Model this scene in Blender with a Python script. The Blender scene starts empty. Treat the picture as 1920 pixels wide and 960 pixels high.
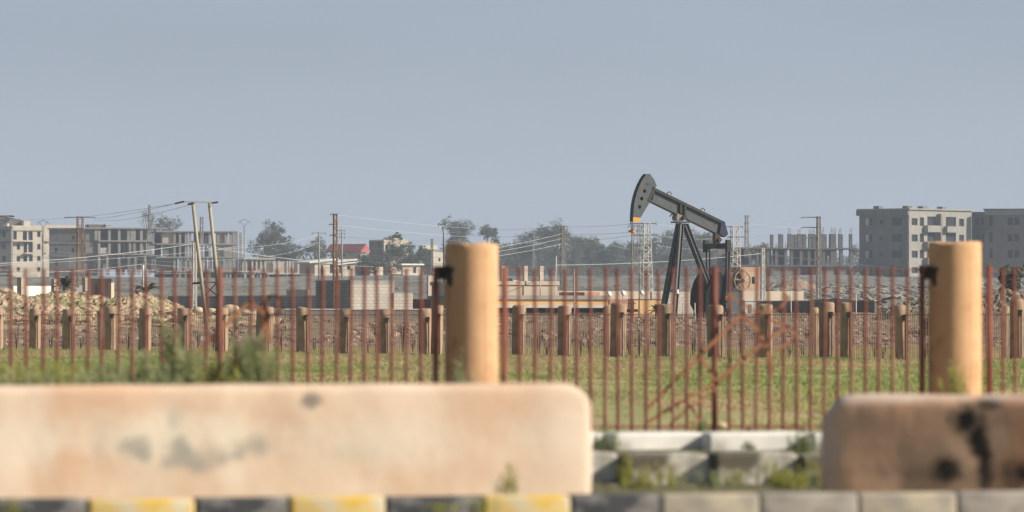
import bpy, math, random
from math import sin, cos, pi, radians
random.seed(7)
sc = bpy.context.scene
COL = sc.collection
# ------------------------------------------------------------------ camera, light, exposure
F = 10667.0            # focal length in pixels of the 1920 px wide photograph (200 mm on 36 mm)
HY = 611.0             # row of the eye level
ZC = 1.0               # eye height above the road
cam_d = bpy.data.cameras.new('camera'); cam = bpy.data.objects.new('camera', cam_d); COL.objects.link(cam)
cam.location = (0, 0, ZC); cam.rotation_euler = (pi/2 + math.atan((HY-480)/F), 0, 0)
cam_d.sensor_width = 36; cam_d.lens = 200; cam_d.clip_start = 0.5; cam_d.clip_end = 8000
cam_d.dof.use_dof = True; cam_d.dof.focus_distance = 300; cam_d.dof.aperture_fstop = 4.1
cam_d.dof.aperture_blades = 9
sc.camera = cam
SUN_EL, SUN_AZ = radians(29), radians(102.5)      # azimuth measured clockwise from +Y
sd = (sin(SUN_AZ)*cos(SUN_EL), cos(SUN_AZ)*cos(SUN_EL), sin(SUN_EL))
w = bpy.data.worlds.new('World'); sc.world = w; w.use_nodes = True
nt = w.node_tree; nt.nodes.clear()
wo = nt.nodes.new('ShaderNodeOutputWorld'); bg = nt.nodes.new('ShaderNodeBackground')
sky = nt.nodes.new('ShaderNodeTexSky'); sky.sky_type = 'NISHITA'; sky.sun_disc = False
sky.sun_elevation = SUN_EL; sky.sun_rotation = SUN_AZ; sky.dust_density = 2.5; sky.air_density = 1.3
tc = nt.nodes.new('ShaderNodeTexCoord'); sep = nt.nodes.new('ShaderNodeSeparateXYZ')
ramp = nt.nodes.new('ShaderNodeValToRGB'); ramp.color_ramp.elements[0].position = 0.0
ramp.color_ramp.elements[0].color = (0.346, 0.393, 0.462, 1)
ramp.color_ramp.elements[1].position = 0.05; ramp.color_ramp.elements[1].color = (0.286, 0.333, 0.402, 1)
mr = nt.nodes.new('ShaderNodeMapRange'); mr.inputs[1].default_value = 0.06; mr.inputs[2].default_value = 0.13
mul = nt.nodes.new('ShaderNodeVectorMath'); mul.operation = 'SCALE'; mul.inputs['Scale'].default_value = 1/.05
mix = nt.nodes.new('ShaderNodeMix'); mix.data_type = 'RGBA'
nt.links.new(tc.outputs['Generated'], sep.inputs[0]); nt.links.new(sep.outputs[2], ramp.inputs[0])
nt.links.new(sep.outputs[2], mr.inputs[0]); nt.links.new(ramp.outputs[0], mul.inputs[0])
sn = nt.nodes.new('ShaderNodeTexNoise'); sn.inputs['Scale'].default_value = 9; sn.inputs['Detail'].default_value = 4
smp = nt.nodes.new('ShaderNodeMapping'); smp.inputs['Scale'].default_value = (1, 1, 5); nt.links.new(tc.outputs['Generated'], smp.inputs[0]); nt.links.new(smp.outputs[0], sn.inputs[0])
smr = nt.nodes.new('ShaderNodeMapRange'); smr.inputs[1].default_value = .3; smr.inputs[2].default_value = .7; smr.inputs[3].default_value = .955; smr.inputs[4].default_value = 1.035
nt.links.new(sn.outputs[0], smr.inputs[0]); smu = nt.nodes.new('ShaderNodeVectorMath'); smu.operation = 'SCALE'
nt.links.new(mul.outputs[0], smu.inputs[0]); nt.links.new(smr.outputs[0], smu.inputs['Scale'])
nt.links.new(mr.outputs[0], mix.inputs[0]); nt.links.new(smu.outputs[0], mix.inputs[6])
nt.links.new(sky.outputs[0], mix.inputs[7]); nt.links.new(mix.outputs[2], bg.inputs[0])
bg.inputs[1].default_value = 0.05
nt.links.new(bg.outputs[0], wo.inputs[0])
sl = bpy.data.lights.new('sun', 'SUN'); so = bpy.data.objects.new('sun', sl); COL.objects.link(so)
sl.energy = 5.0; sl.angle = radians(0.6); sl.color = (1.0, 0.90, 0.76)
from mathutils import Vector, Matrix, noise as mnoise
so.rotation_euler = Vector(sd).to_track_quat('Z', 'Y').to_euler()
vs = sc.view_settings; vs.view_transform = 'Standard'; vs.look = 'None'; vs.exposure = 0.32; vs.gamma = 1.0
sc.cycles.use_denoising = True; sc.cycles.max_bounces = 6; sc.cycles.volume_bounces = 1
sc.cycles.transparent_max_bounces = 8; sc.cycles.volume_max_steps = 64

# ------------------------------------------------------------------ helpers
def P(px, py, d): return Vector(((px-960)/F*d, d, ZC + (HY-py)/F*d))
def lerp(a, b, t): return a + (b-a)*t
def interp(pts, x):
    if x <= pts[0][0]: return pts[0][1]
    for (a, ya), (b, yb) in zip(pts, pts[1:]):
        if x <= b: return lerp(ya, yb, (x-a)/(b-a))
    return pts[-1][1]
GP = [(-200, 0), (26.99, 0), (27.11, .12), (27.5, .125), (30, .115), (34, .03), (36, -.01), (39, .04), (41, .13), (44, .14),
      (170, .14), (205, .17), (225, .62), (262, 1.05), (350, 1.42), (400, 2.2), (500, 3.95), (700, 6.2), (1000, 9.4), (1100, 10.3), (2400, 11)]
def kd(px): return 1/lerp(1/27.0, 1/28.3, px/1900)      # distance of the kerb face at an image column
def G(x, y):
    if y < 5 or y > 30: return interp(GP, y)
    off = kd(min(2600, max(-900, x/y*F+960)))-27.0
    return interp(GP, y-off*min(1, (30-y)/1.2) if y > 28.8 else y-off)

def mat(name, c1, c2=None, scale=4.0, rough=0.85, c3=None, s3=None, t3=(0.55, 0.7), bump=0.0, metal=0.0, coord='Object', detail=6, spec=0.3, stretch=None):
    m = bpy.data.materials.new(name); m.use_nodes = True
    t = m.node_tree; b = t.nodes['Principled BSDF']
    b.inputs['Roughness'].default_value = rough; b.inputs['Metallic'].default_value = metal
    b.inputs['Specular IOR Level'].default_value = spec
    b.inputs['Base Color'].default_value = (*c1, 1)
    if c2 is None: return m
    co = t.nodes.new('ShaderNodeTexCoord'); src = co.outputs[coord]
    if stretch:
        mp = t.nodes.new('ShaderNodeMapping'); mp.inputs['Scale'].default_value = stretch
        t.links.new(src, mp.inputs[0]); src = mp.outputs[0]
    n = t.nodes.new('ShaderNodeTexNoise'); n.inputs['Scale'].default_value = scale; n.inputs['Detail'].default_value = detail
    n.inputs['Roughness'].default_value = 0.62
    t.links.new(src, n.inputs[0])
    r = t.nodes.new('ShaderNodeMapRange'); r.inputs[1].default_value = .35; r.inputs[2].default_value = .65
    t.links.new(n.outputs[0], r.inputs[0])
    mx = t.nodes.new('ShaderNodeMix'); mx.data_type = 'RGBA'
    mx.inputs[6].default_value = (*c1, 1); mx.inputs[7].default_value = (*c2, 1)
    t.links.new(r.outputs[0], mx.inputs[0]); out = mx.outputs[2]
    if c3:
        n3 = t.nodes.new('ShaderNodeTexNoise'); n3.inputs['Scale'].default_value = s3 or scale*.4; n3.inputs['Detail'].default_value = 4
        mp3 = t.nodes.new('ShaderNodeVectorMath'); mp3.operation = 'ADD'; mp3.inputs[1].default_value = (31.7, 4.2, 9.1)
        t.links.new(src, mp3.inputs[0]); t.links.new(mp3.outputs[0], n3.inputs[0])
        r3 = t.nodes.new('ShaderNodeMapRange'); r3.inputs[1].default_value, r3.inputs[2].default_value = t3
        t.links.new(n3.outputs[0], r3.inputs[0])
        m3 = t.nodes.new('ShaderNodeMix'); m3.data_type = 'RGBA'; m3.inputs[7].default_value = (*c3, 1)
        t.links.new(r3.outputs[0], m3.inputs[0]); t.links.new(out, m3.inputs[6]); out = m3.outputs[2]
    t.links.new(out, b.inputs['Base Color'])
    if bump:
        bp = t.nodes.new('ShaderNodeBump'); bp.inputs['Strength'].default_value = bump; bp.inputs['Distance'].default_value = 0.05
        t.links.new(n.outputs[0], bp.inputs['Height']); t.links.new(bp.outputs[0], b.inputs['Normal'])
    return m

def block_mat(name, c1, c2, mortar, bw, bh, scale=1.0, stain=None, ms=.02):
    """blockwork: courses laid on the face by its own coordinates"""
    m = bpy.data.materials.new(name); m.use_nodes = True
    t = m.node_tree; b = t.nodes['Principled BSDF']; b.inputs['Roughness'].default_value = .9; b.inputs['Specular IOR Level'].default_value = .2
    co = t.nodes.new('ShaderNodeTexCoord'); sp = t.nodes.new('ShaderNodeSeparateXYZ'); cb = t.nodes.new('ShaderNodeCombineXYZ')
    ad = t.nodes.new('ShaderNodeMath'); ad.operation = 'ADD'
    t.links.new(co.outputs['Object'], sp.inputs[0]); t.links.new(sp.outputs[0], ad.inputs[0]); t.links.new(sp.outputs[1], ad.inputs[1])
    t.links.new(ad.outputs[0], cb.inputs[0]); t.links.new(sp.outputs[2], cb.inputs[1])
    br = t.nodes.new('ShaderNodeTexBrick'); br.inputs['Color1'].default_value = (*c1, 1); br.inputs['Color2'].default_value = (*c2, 1)
    br.inputs['Mortar'].default_value = (*mortar, 1); br.inputs['Scale'].default_value = scale
    br.inputs['Brick Width'].default_value = bw; br.inputs['Row Height'].default_value = bh; br.inputs['Mortar Size'].default_value = ms
    t.links.new(cb.outputs[0], br.inputs[0])
    n = t.nodes.new('ShaderNodeTexNoise'); n.inputs['Scale'].default_value = .5; n.inputs['Detail'].default_value = 6
    t.links.new(co.outputs['Object'], n.inputs[0])
    r = t.nodes.new('ShaderNodeMapRange'); r.inputs[1].default_value = .45; r.inputs[2].default_value = .75; r.inputs[4].default_value = .6
    t.links.new(n.outputs[0], r.inputs[0])
    mx = t.nodes.new('ShaderNodeMix'); mx.data_type = 'RGBA'; mx.inputs[7].default_value = (*(stain or [c*.6 for c in c1]), 1)
    t.links.new(r.outputs[0], mx.inputs[0]); t.links.new(br.outputs[0], mx.inputs[6]); t.links.new(mx.outputs[2], b.inputs['Base Color'])
    return m

class MB:
    def __init__(s): s.v = []; s.f = []
    def add(s, vs_, fs):
        o = len(s.v); s.v += [tuple(v) for v in vs_]; s.f += [tuple(i+o for i in f) for f in fs]; return s
    def box(s, x0, x1, y0, y1, z0, z1):
        return s.add([(x0,y0,z0),(x1,y0,z0),(x1,y1,z0),(x0,y1,z0),(x0,y0,z1),(x1,y0,z1),(x1,y1,z1),(x0,y1,z1)],
                     [(0,3,2,1),(4,5,6,7),(0,1,5,4),(1,2,6,5),(2,3,7,6),(3,0,4,7)])
    def tube(s, a, b, r, r2=None, n=8, cap=True):
        a = Vector(a); b = Vector(b); r2 = r if r2 is None else r2
        d = (b-a).normalized(); u = d.orthogonal().normalized(); w_ = d.cross(u)
        vs_ = []
        off = pi/4 if n == 4 else 0
        for c, rr in ((a, r), (b, r2)):
            for i in range(n):
                t = 2*pi*i/n + off; vs_.append(c + (u*cos(t) + w_*sin(t))*rr)
        fs = [(i, (i+1) % n, n+(i+1) % n, n+i) for i in range(n)]
        if cap: fs += [tuple(range(n-1, -1, -1)), tuple(range(n, 2*n))]
        return s.add(vs_, fs)
    def beam(s, a, b, w_, h, up=(0, 0, 1)):
        """rectangular bar from a to b"""
        a = Vector(a); b = Vector(b); d = (b-a).normalized(); up = Vector(up)
        sd_ = d.cross(up)
        if sd_.length < 1e-4: sd_ = d.orthogonal()
        sd_.normalize(); u = sd_.cross(d).normalized()
        vs_ = [c + sd_*sx*w_/2 + u*sz*h/2 for c in (a, b) for sx, sz in ((-1,-1),(1,-1),(1,1),(-1,1))]
        return s.add(vs_, [(3,2,1,0),(4,5,6,7),(0,1,5,4),(1,2,6,5),(2,3,7,6),(3,0,4,7)])
    def path(s, pts, r, n=6):
        pts = [Vector(p) for p in pts]; rings = []; u = None
        vs_ = []; fs = []
        for i, p in enumerate(pts):
            d = (pts[min(i+1, len(pts)-1)] - pts[max(i-1, 0)]).normalized()
            if u is None: u = d.orthogonal().normalized()
            u = (u - d*u.dot(d)).normalized(); w_ = d.cross(u)
            rr = r[i] if isinstance(r, (list, tuple)) else r
            for k in range(n): vs_.append(p + (u*cos(2*pi*k/n) + w_*sin(2*pi*k/n))*rr)
        for i in range(len(pts)-1):
            for k in range(n): fs.append((i*n+k, i*n+(k+1) % n, (i+1)*n+(k+1) % n, (i+1)*n+k))
        fs += [tuple(range(n-1, -1, -1)), tuple(range(len(vs_)-n, len(vs_)))]
        return s.add(vs_, fs)
    def prism(s, poly, y0, y1):
        """polygon in x,z extruded along y"""
        n = len(poly); vs_ = [(x, y0, z) for x, z in poly] + [(x, y1, z) for x, z in poly]
        fs = [tuple(range(n)), tuple(range(2*n-1, n-1, -1))] + [(i, n+i, n+(i+1) % n, (i+1) % n) for i in range(n)]
        return s.add(vs_, fs)
    def lathe(s, prof, n=48, c=(0, 0, 0)):
        vs_ = []; fs = []
        for r, z in prof:
            for i in range(n): vs_.append((c[0]+r*cos(2*pi*i/n), c[1]+r*sin(2*pi*i/n), c[2]+z))
        for j in range(len(prof)-1):
            for i in range(n): fs.append((j*n+i, j*n+(i+1) % n, (j+1)*n+(i+1) % n, (j+1)*n+i))
        fs += [tuple(range(n-1, -1, -1)), tuple(range(len(vs_)-n, len(vs_)))]
        return s.add(vs_, fs)
    def quad(s, c, u, v):
        c = Vector(c); return s.add([c-u-v, c+u-v, c+u+v, c-u+v], [(0, 1, 2, 3)])
    def rock(s, c, r, sx=1, sy=1, sz=.7):
        t = (1+5**.5)/2
        base = [(-1,t,0),(1,t,0),(-1,-t,0),(1,-t,0),(0,-1,t),(0,1,t),(0,-1,-t),(0,1,-t),(t,0,-1),(t,0,1),(-t,0,-1),(-t,0,1)]
        fs = [(0,11,5),(0,5,1),(0,1,7),(0,7,10),(0,10,11),(1,5,9),(5,11,4),(11,10,2),(10,7,6),(7,1,8),(3,9,4),(3,4,2),(3,2,6),(3,6,8),(3,8,9),(4,9,5),(2,4,11),(6,2,10),(8,6,7),(9,8,1)]
        rot = Matrix.Rotation(random.random()*6.28, 3, 'Z') @ Matrix.Rotation(random.random()*6.28, 3, 'X')
        vs_ = []
        for b in base:
            q = rot @ (Vector(b)/1.9*random.uniform(.7, 1.25)); vs_.append((c[0]+q.x*r*sx, c[1]+q.y*r*sy, c[2]+q.z*r*sz))
        return s.add(vs_, fs)
    def build(s, name, m, parent=None, smooth=False, label=None):
        me = bpy.data.meshes.new(name); me.from_pydata(s.v, [], s.f); me.update()
        if smooth: me.polygons.foreach_set('use_smooth', [True]*len(me.polygons))
        me.materials.append(m); o = bpy.data.objects.new(name, me); COL.objects.link(o)
        if parent: o.parent = parent
        if label: o['label'] = label
        return o
def tag(o, label=None, cat=None, group=None, kind=None):
    if label: o['label'] = label
    if cat: o['category'] = cat
    if group: o['group'] = group
    if kind: o['kind'] = kind
    elif cat: o['kind'] = 'thing'
    return o
def empty(name, loc, rz, label, cat, group=None):
    o = bpy.data.objects.new(name, None); COL.objects.link(o); o.location = loc; o.rotation_euler = (0, 0, rz)
    return tag(o, label, cat, group)
def bevel(o, wd, seg=3, ang=40):
    b = o.modifiers.new('b', 'BEVEL'); b.width = wd; b.segments = seg; b.limit_method = 'ANGLE'; b.angle_limit = radians(ang)
    for p in o.data.polygons: p.use_smooth = True
    return o
ORD = ['first','second','third','fourth','fifth','sixth','seventh','eighth','ninth','tenth','eleventh','twelfth','thirteenth','fourteenth','fifteenth','sixteenth','seventeenth','eighteenth']

# ------------------------------------------------------------------ materials
M = {}
M['road'] = mat('asphalt', (.05,.05,.052), (.07,.068,.065), 30)
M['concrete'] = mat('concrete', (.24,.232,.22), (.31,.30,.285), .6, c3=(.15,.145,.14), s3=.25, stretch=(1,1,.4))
M['concrete_dark'] = mat('grey and shaded concrete', (.15,.138,.13), (.20,.183,.172), .5, c3=(.10,.096,.092), s3=.2, stretch=(1,1,.35))  # grey concrete, darkened to carry shade on faces turned from the sun
M['grey_shade'] = mat('concrete darkened for shade', (.085,.088,.095), (.12,.12,.125), .5)  # shade of the unlit concrete frame put into a darker colour
M['cream'] = mat('cream render', (.50,.445,.37), (.60,.54,.455), .6, c3=(.36,.32,.28), s3=.3, stretch=(1,1,.4))
M['white'] = mat('white paint', (.72,.70,.66), (.80,.78,.74), 1.0, c3=(.5,.48,.45), s3=.8)
M['offwhite'] = mat('pale block', (.45,.42,.38), (.55,.52,.47), .8, c3=(.33,.3,.27), s3=.4)
M['beige'] = mat('beige plaster', (.46,.39,.32), (.53,.45,.37), .5, c3=(.36,.30,.25), s3=.5)
M['ochre'] = mat('ochre plaster', (.52,.33,.16), (.58,.39,.20), .9, c3=(.40,.24,.13), s3=.7)
M['redbrown'] = mat('red brown plaster', (.30,.15,.10), (.38,.21,.15), 1.2, c3=(.22,.12,.09), s3=.8)
M['redroof'] = mat('faded red roof sheet', (.36,.09,.09), (.42,.13,.12), .4)
M['void'] = mat('painted room shade', (.018,.020,.026), (.030,.032,.04), .4, rough=.9)  # near-black colour stands in for the shade inside unlit rooms
M['glass'] = mat('dusty window glass', (.03,.035,.045), (.05,.055,.065), 1.0, rough=.35)
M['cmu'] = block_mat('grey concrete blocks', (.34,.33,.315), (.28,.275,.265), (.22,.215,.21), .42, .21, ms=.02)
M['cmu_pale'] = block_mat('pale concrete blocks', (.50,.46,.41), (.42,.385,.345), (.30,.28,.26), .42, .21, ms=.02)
M['pylon'] = mat('galvanised steel', (.50,.50,.48), (.62,.61,.58), 1.0, metal=.0, rough=.6)
M['pylon_rust'] = mat('rusty lattice steel', (.20,.12,.08), (.30,.20,.14), 2.0, rough=.8)
M['pylon_grey'] = mat('weathered steel', (.22,.21,.20), (.30,.28,.26), 1.0, rough=.7)
M['insul'] = mat('brown insulator', (.03,.022,.02), (.05,.04,.035), 5, rough=.4)
M['wire'] = mat('bare aluminium wire', (.42,.42,.42), (.5,.5,.5), 5, rough=.5)
M['wire_dark'] = mat('dark wire', (.12,.12,.125), (.16,.16,.165), 5, rough=.6)
M['pole'] = mat('weathered wood pole', (.34,.31,.24), (.44,.40,.31), 1.5, stretch=(8,8,.6))
M['palewood'] = mat('pale post', (.5,.47,.42), (.6,.56,.5), 3)
M['trunk'] = mat('bark', (.10,.08,.06), (.16,.13,.10), 3)
M['leaf'] = mat('eucalyptus leaves', (.066,.080,.058), (.098,.112,.082), .35, rough=.7, c3=(.125,.128,.10), s3=.6)
M['leaf_dark'] = mat('dark evergreen leaves', (.030,.048,.030), (.052,.070,.042), .4, rough=.7)
M['leaf_dry'] = mat('dry grey leaves', (.11,.115,.085), (.15,.145,.11), .4, rough=.8)
M['palm'] = mat('palm fronds', (.045,.06,.035), (.08,.09,.055), 1, rough=.7)
M['weed'] = mat('grey green weed', (.37,.42,.24), (.52,.54,.31), 5, rough=.8)
M['weed_y'] = mat('yellow green weed', (.42,.44,.13), (.55,.52,.18), 5, rough=.8)
M['deadbush'] = mat('dead brown bush', (.055,.038,.032), (.09,.065,.05), 4, rough=.9)
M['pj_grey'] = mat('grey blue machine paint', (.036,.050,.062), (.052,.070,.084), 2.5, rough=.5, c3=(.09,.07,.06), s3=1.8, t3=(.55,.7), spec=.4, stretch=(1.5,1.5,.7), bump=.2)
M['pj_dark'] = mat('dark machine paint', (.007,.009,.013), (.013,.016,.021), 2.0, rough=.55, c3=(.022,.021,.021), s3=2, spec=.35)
M['pj_black'] = mat('black machine paint', (.004,.005,.007), (.008,.009,.012), 3, rough=.7, spec=.12)
M['pj_yellow'] = mat('yellow warning paint', (.60,.32,.04), (.5,.27,.05), 6, rough=.5)
M['pj_orange'] = mat('orange paint', (.65,.28,.04), (.5,.2,.04), 8, rough=.5)
M['pj_cream'] = mat('dull cream wheel paint', (.40,.35,.20), (.26,.22,.14), 6, rough=.6)
M['rust'] = mat('red oxide painted steel', (.165,.055,.044), (.24,.095,.072), 14, rough=.75, c3=(.30,.16,.11), s3=9, t3=(.55,.7), stretch=(1,1,.35))
M['rust_far'] = mat('rusty thin bars', (.24,.15,.115), (.34,.23,.18), 6, rough=.8)
M['rust_orn'] = mat('orange rusted strip', (.52,.21,.12), (.62,.31,.18), 8, rough=.8)
M['stone_white'] = mat('whitewashed stone', (.68,.67,.64), (.80,.79,.76), 3, c3=(.30,.27,.21), s3=1.8, t3=(.52,.64))
M['stone_old'] = mat('old mossy stone', (.52,.50,.45), (.76,.73,.67), 3, c3=(.11,.10,.075), s3=2.3, t3=(.42,.54))
M['yellow'] = mat('worn yellow kerb paint', (.66,.45,.10), (.72,.52,.17), 8, c3=(.62,.56,.42), s3=5, t3=(.45,.62))
M['black'] = mat('worn black kerb paint', (.045,.05,.058), (.085,.09,.098), 9, c3=(.26,.25,.24), s3=6, t3=(.52,.7))
M['yellow_faded'] = mat('faded yellow kerb paint', (.42,.37,.285), (.50,.44,.33), 6, c3=(.31,.285,.25), s3=5, t3=(.45,.62))
M['black_faded'] = mat('bare faded kerb concrete', (.33,.305,.275), (.42,.38,.33), 6, c3=(.24,.225,.2), s3=6, t3=(.52,.7))
M['kiosk'] = mat('pale metal cabinet', (.48,.48,.46), (.55,.54,.51), 3, rough=.5)
M['tarp'] = mat('black tarpaulin', (.02,.022,.024), (.045,.045,.045), 3, rough=.7)

def pillar_mat(name, base, dark, streak):
    m = mat(name, base, dark, 5.0, rough=.85, c3=streak, s3=5, t3=(.56, .78), bump=.10, stretch=(1.0, 1.0, .8), detail=9)
    return m
M['pillar'] = pillar_mat('tan painted concrete pillar', (.61,.36,.195), (.66,.415,.24), (.47,.25,.125))
M['pillar_far'] = mat('tan concrete far pillar', (.31,.215,.155), (.41,.29,.21), 3.0, rough=.85, c3=(.22,.15,.11), s3=2)
M['pillar_far2'] = mat('brown concrete far pillar', (.27,.185,.135), (.37,.26,.19), 4.0, rough=.85, c3=(.18,.13,.10), s3=2.5, t3=(.45,.65))

def barrier_mat(name, c1, c2, c3, blots):
    """painted concrete with fixed stains and tonal bands: blots = (x, z, rx, rz, strength, colour) in object coordinates"""
    m = mat(name, c1, c2, 2.2, rough=.85, c3=c3, s3=1.6, t3=(.45, .62), bump=.25, detail=10, stretch=(1, 1, .8))
    t = m.node_tree; b = t.nodes['Principled BSDF']; out = b.inputs['Base Color'].links[0].from_socket
    co = t.nodes.new('ShaderNodeTexCoord')
    n = t.nodes.new('ShaderNodeTexNoise'); n.inputs['Scale'].default_value = 8; n.inputs['Detail'].default_value = 10; n.inputs['Roughness'].default_value = .7
    t.links.new(co.outputs['Object'], n.inputs[0])
    for (x, z, rx, rz, st, col) in blots:
        mp = t.nodes.new('ShaderNodeMapping'); mp.vector_type = 'POINT'
        mp.inputs['Location'].default_value = (-x/rx, 0, -z/rz); mp.inputs['Scale'].default_value = (1/rx, 0, 1/rz)
        t.links.new(co.outputs['Object'], mp.inputs[0])
        le = t.nodes.new('ShaderNodeVectorMath'); le.operation = 'LENGTH'; t.links.new(mp.outputs[0], le.inputs[0])
        ad = t.nodes.new('ShaderNodeMath'); ad.operation = 'MULTIPLY_ADD'; ad.inputs[1].default_value = 2.2
        t.links.new(n.outputs[0], ad.inputs[0]); t.links.new(le.outputs['Value'], ad.inputs[2])
        r = t.nodes.new('ShaderNodeMapRange'); r.inputs[1].default_value = 1.45; r.inputs[2].default_value = 2.35
        r.inputs[3].default_value = st; r.inputs[4].default_value = 0
        t.links.new(ad.outputs[0], r.inputs[0])
        mx = t.nodes.new('ShaderNodeMix'); mx.data_type = 'RGBA'; mx.inputs[7].default_value = (*col, 1)
        t.links.new(r.outputs[0], mx.inputs[0]); t.links.new(out, mx.inputs[6]); out = mx.outputs[2]
    t.links.new(out, b.inputs['Base Color'])
    return m

def ground_mat():
    m = bpy.data.materials.new('earth'); m.use_nodes = True; t = m.node_tree; b = t.nodes['Principled BSDF']
    b.inputs['Roughness'].default_value = .95; b.inputs['Specular IOR Level'].default_value = .1
    g = t.nodes.new('ShaderNodeNewGeometry'); sp = t.nodes.new('ShaderNodeSeparateXYZ'); t.links.new(g.outputs['Position'], sp.inputs[0])
    def nz(s, st=(1, 1, 1), d=6):
        mp = t.nodes.new('ShaderNodeMapping'); mp.inputs['Scale'].default_value = st; t.links.new(g.outputs['Position'], mp.inputs[0])
        n = t.nodes.new('ShaderNodeTexNoise'); n.inputs['Scale'].default_value = s; n.inputs['Detail'].default_value = d; n.inputs['Roughness'].default_value = .65
        t.links.new(mp.outputs[0], n.inputs[0]); return n.outputs[0]
    def mx(fac, a, b_):
        q = t.nodes.new('ShaderNodeMix'); q.data_type = 'RGBA'; t.links.new(fac, q.inputs[0])
        for s_, v in ((q.inputs[6], a), (q.inputs[7], b_)):
            if isinstance(v, tuple): s_.default_value = (*v, 1)
            else: t.links.new(v, s_)
        return q.outputs[2]
    def rng(v, a, b_):
        r = t.nodes.new('ShaderNodeMapRange'); r.inputs[1].default_value = a; r.inputs[2].default_value = b_; t.links.new(v, r.inputs[0]); return r.outputs[0]
    fine = rng(nz(1.6, (1, .25, 1)), .38, .62)
    big = rng(nz(.12, (1, .3, 1)), .45, .6)
    pink = mx(fine, (.16,.11,.085), (.36,.265,.205))
    pink = mx(big, pink, (.16,.15,.095))
    grey = mx(rng(nz(.45, (1, .12, 1)), .38, .62), (.17,.165,.155), (.27,.26,.245))
    grey = mx(rng(nz(.1, (1, .1, 1)), .52, .66), grey, (.12,.125,.10))
    yn = t.nodes.new('ShaderNodeMath'); yn.operation = 'MULTIPLY_ADD'; yn.inputs[1].default_value = 120; t.links.new(nz(.03), yn.inputs[0]); t.links.new(sp.outputs[1], yn.inputs[2])
    c = mx(rng(yn.outputs[0], 420, 480), pink, grey)
    verge = mx(rng(nz(5), .4, .6), (.20,.17,.12), (.13,.14,.07))
    c = mx(rng(sp.outputs[1], 150, 180), verge, c)
    t.links.new(c, b.inputs['Base Color'])
    bp = t.nodes.new('ShaderNodeBump'); bp.inputs['Strength'].default_value = .6; bp.inputs['Distance'].default_value = .3
    t.links.new(nz(1.2), bp.inputs['Height']); t.links.new(bp.outputs[0], b.inputs['Normal'])
    return m
M['earth'] = ground_mat()
M['field'] = None
def field_mat():
    m = mat('field grass floor', (.23,.27,.10), (.37,.36,.15), 1.2, rough=.95, c3=(.46,.35,.20), s3=.35, t3=(.45, .65), coord='Object', stretch=(1, .2, 1))
    return m

M['field'] = field_mat()
M['grass'] = mat('grass blades', (.37,.44,.17), (.52,.53,.22), .5, rough=.8, c3=(.68,.52,.32), s3=.16, t3=(.42,.60), stretch=(1,.35,1))
M['rubble'] = mat('pinkish stones', (.29,.20,.155), (.42,.32,.26), .8, c3=(.12,.085,.07), s3=.4, t3=(.42,.58))
M['rubble_grey'] = mat('grey broken concrete', (.20,.185,.17), (.32,.30,.27), .5, c3=(.15,.14,.13), s3=.3)
M['sand'] = mat('sandy excavated earth', (.30,.215,.15), (.52,.395,.285), 2.2, c3=(.19,.185,.08), s3=.5, t3=(.52,.62), bump=1.0)
M['sandrock'] = mat('sandstone rock', (.52,.40,.28), (.62,.50,.37), 1, c3=(.36,.28,.2), s3=1)

def leafify(k, f=.4):
    t = M[k].node_tree; b = t.nodes['Principled BSDF']; o = t.nodes['Material Output']
    tr = t.nodes.new('ShaderNodeBsdfTranslucent'); mx = t.nodes.new('ShaderNodeMixShader'); mx.inputs[0].default_value = f
    t.links.new(b.inputs['Base Color'].links[0].from_socket, tr.inputs[0]); t.links.new(b.outputs[0], mx.inputs[1]); t.links.new(tr.outputs[0], mx.inputs[2]); t.links.new(mx.outputs[0], o.inputs[0])
for k in ('weed', 'weed_y', 'grass', 'leaf', 'leaf_dry'): leafify(k)
# ------------------------------------------------------------------ setting
def grid(name, xs_fn, ys, m, zoff=0, nx=60, bumpy=0):
    b = MB(); vs_ = []; fs = []
    for j, y in enumerate(ys):
        x0, x1 = xs_fn(y)
        for i in range(nx+1):
            x = lerp(x0, x1, i/nx); z = G(x, y)+zoff
            if bumpy and y > 215: z += bumpy(x, y)
            vs_.append((x, y, z))
    n = nx+1
    for j in range(len(ys)-1):
        for i in range(nx): fs.append((j*n+i, j*n+i+1, (j+1)*n+i+1, (j+1)*n+i))
    b.add(vs_, fs); return tag(b.build(name, m, smooth=True), kind='structure')
def gb(x, y):
    a = min(1, (y-215)/40)
    return a*(mnoise.noise((x*.25, y*.05, 0))*.22 + mnoise.noise((x*.9, y*.15, 3))*.10 + (mnoise.noise((x*.03, y*.012, 7))*1.1 if y > 450 else 0)*min(1, max(0, (y-450)/150)))
ys = [-150, 0, 20, 25]+[25.5+i*.06 for i in range(62)]+[29.5, 30, 32, 34, 36, 37.5, 39, 41, 44] + [44+i*9 for i in range(1, 15)] + [172+i*2.2 for i in range(90)] + [372+i*8 for i in range(80)] + [1020+i*60 for i in range(24)]
ground = grid('ground', lambda y: (-30-.35*abs(y), 30+.35*abs(y)), ys, M['earth'], nx=260, bumpy=gb)
kq = [(lambda d: ((px-960)/F*d, d+.01))(kd(px)) for px in (-900, -400, 0, 480, 960, 1440, 1900, 2600)]
b = MB(); n_ = len(kq); b.add([(x, y, .004) for x, y in kq]+[(x*6 if i in (0, n_-1) else x, -30, .004) for i, (x, y) in enumerate(kq)], [(i, n_+i, n_+i+1, i+1) for i in range(n_-1)]); tag(b.build('road', M['road']), kind='structure')
grid('field', lambda y: (-12-.14*y, 12+.14*y), [44.3+i*3 for i in range(54)], M['field'], zoff=.006, nx=20)

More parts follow.
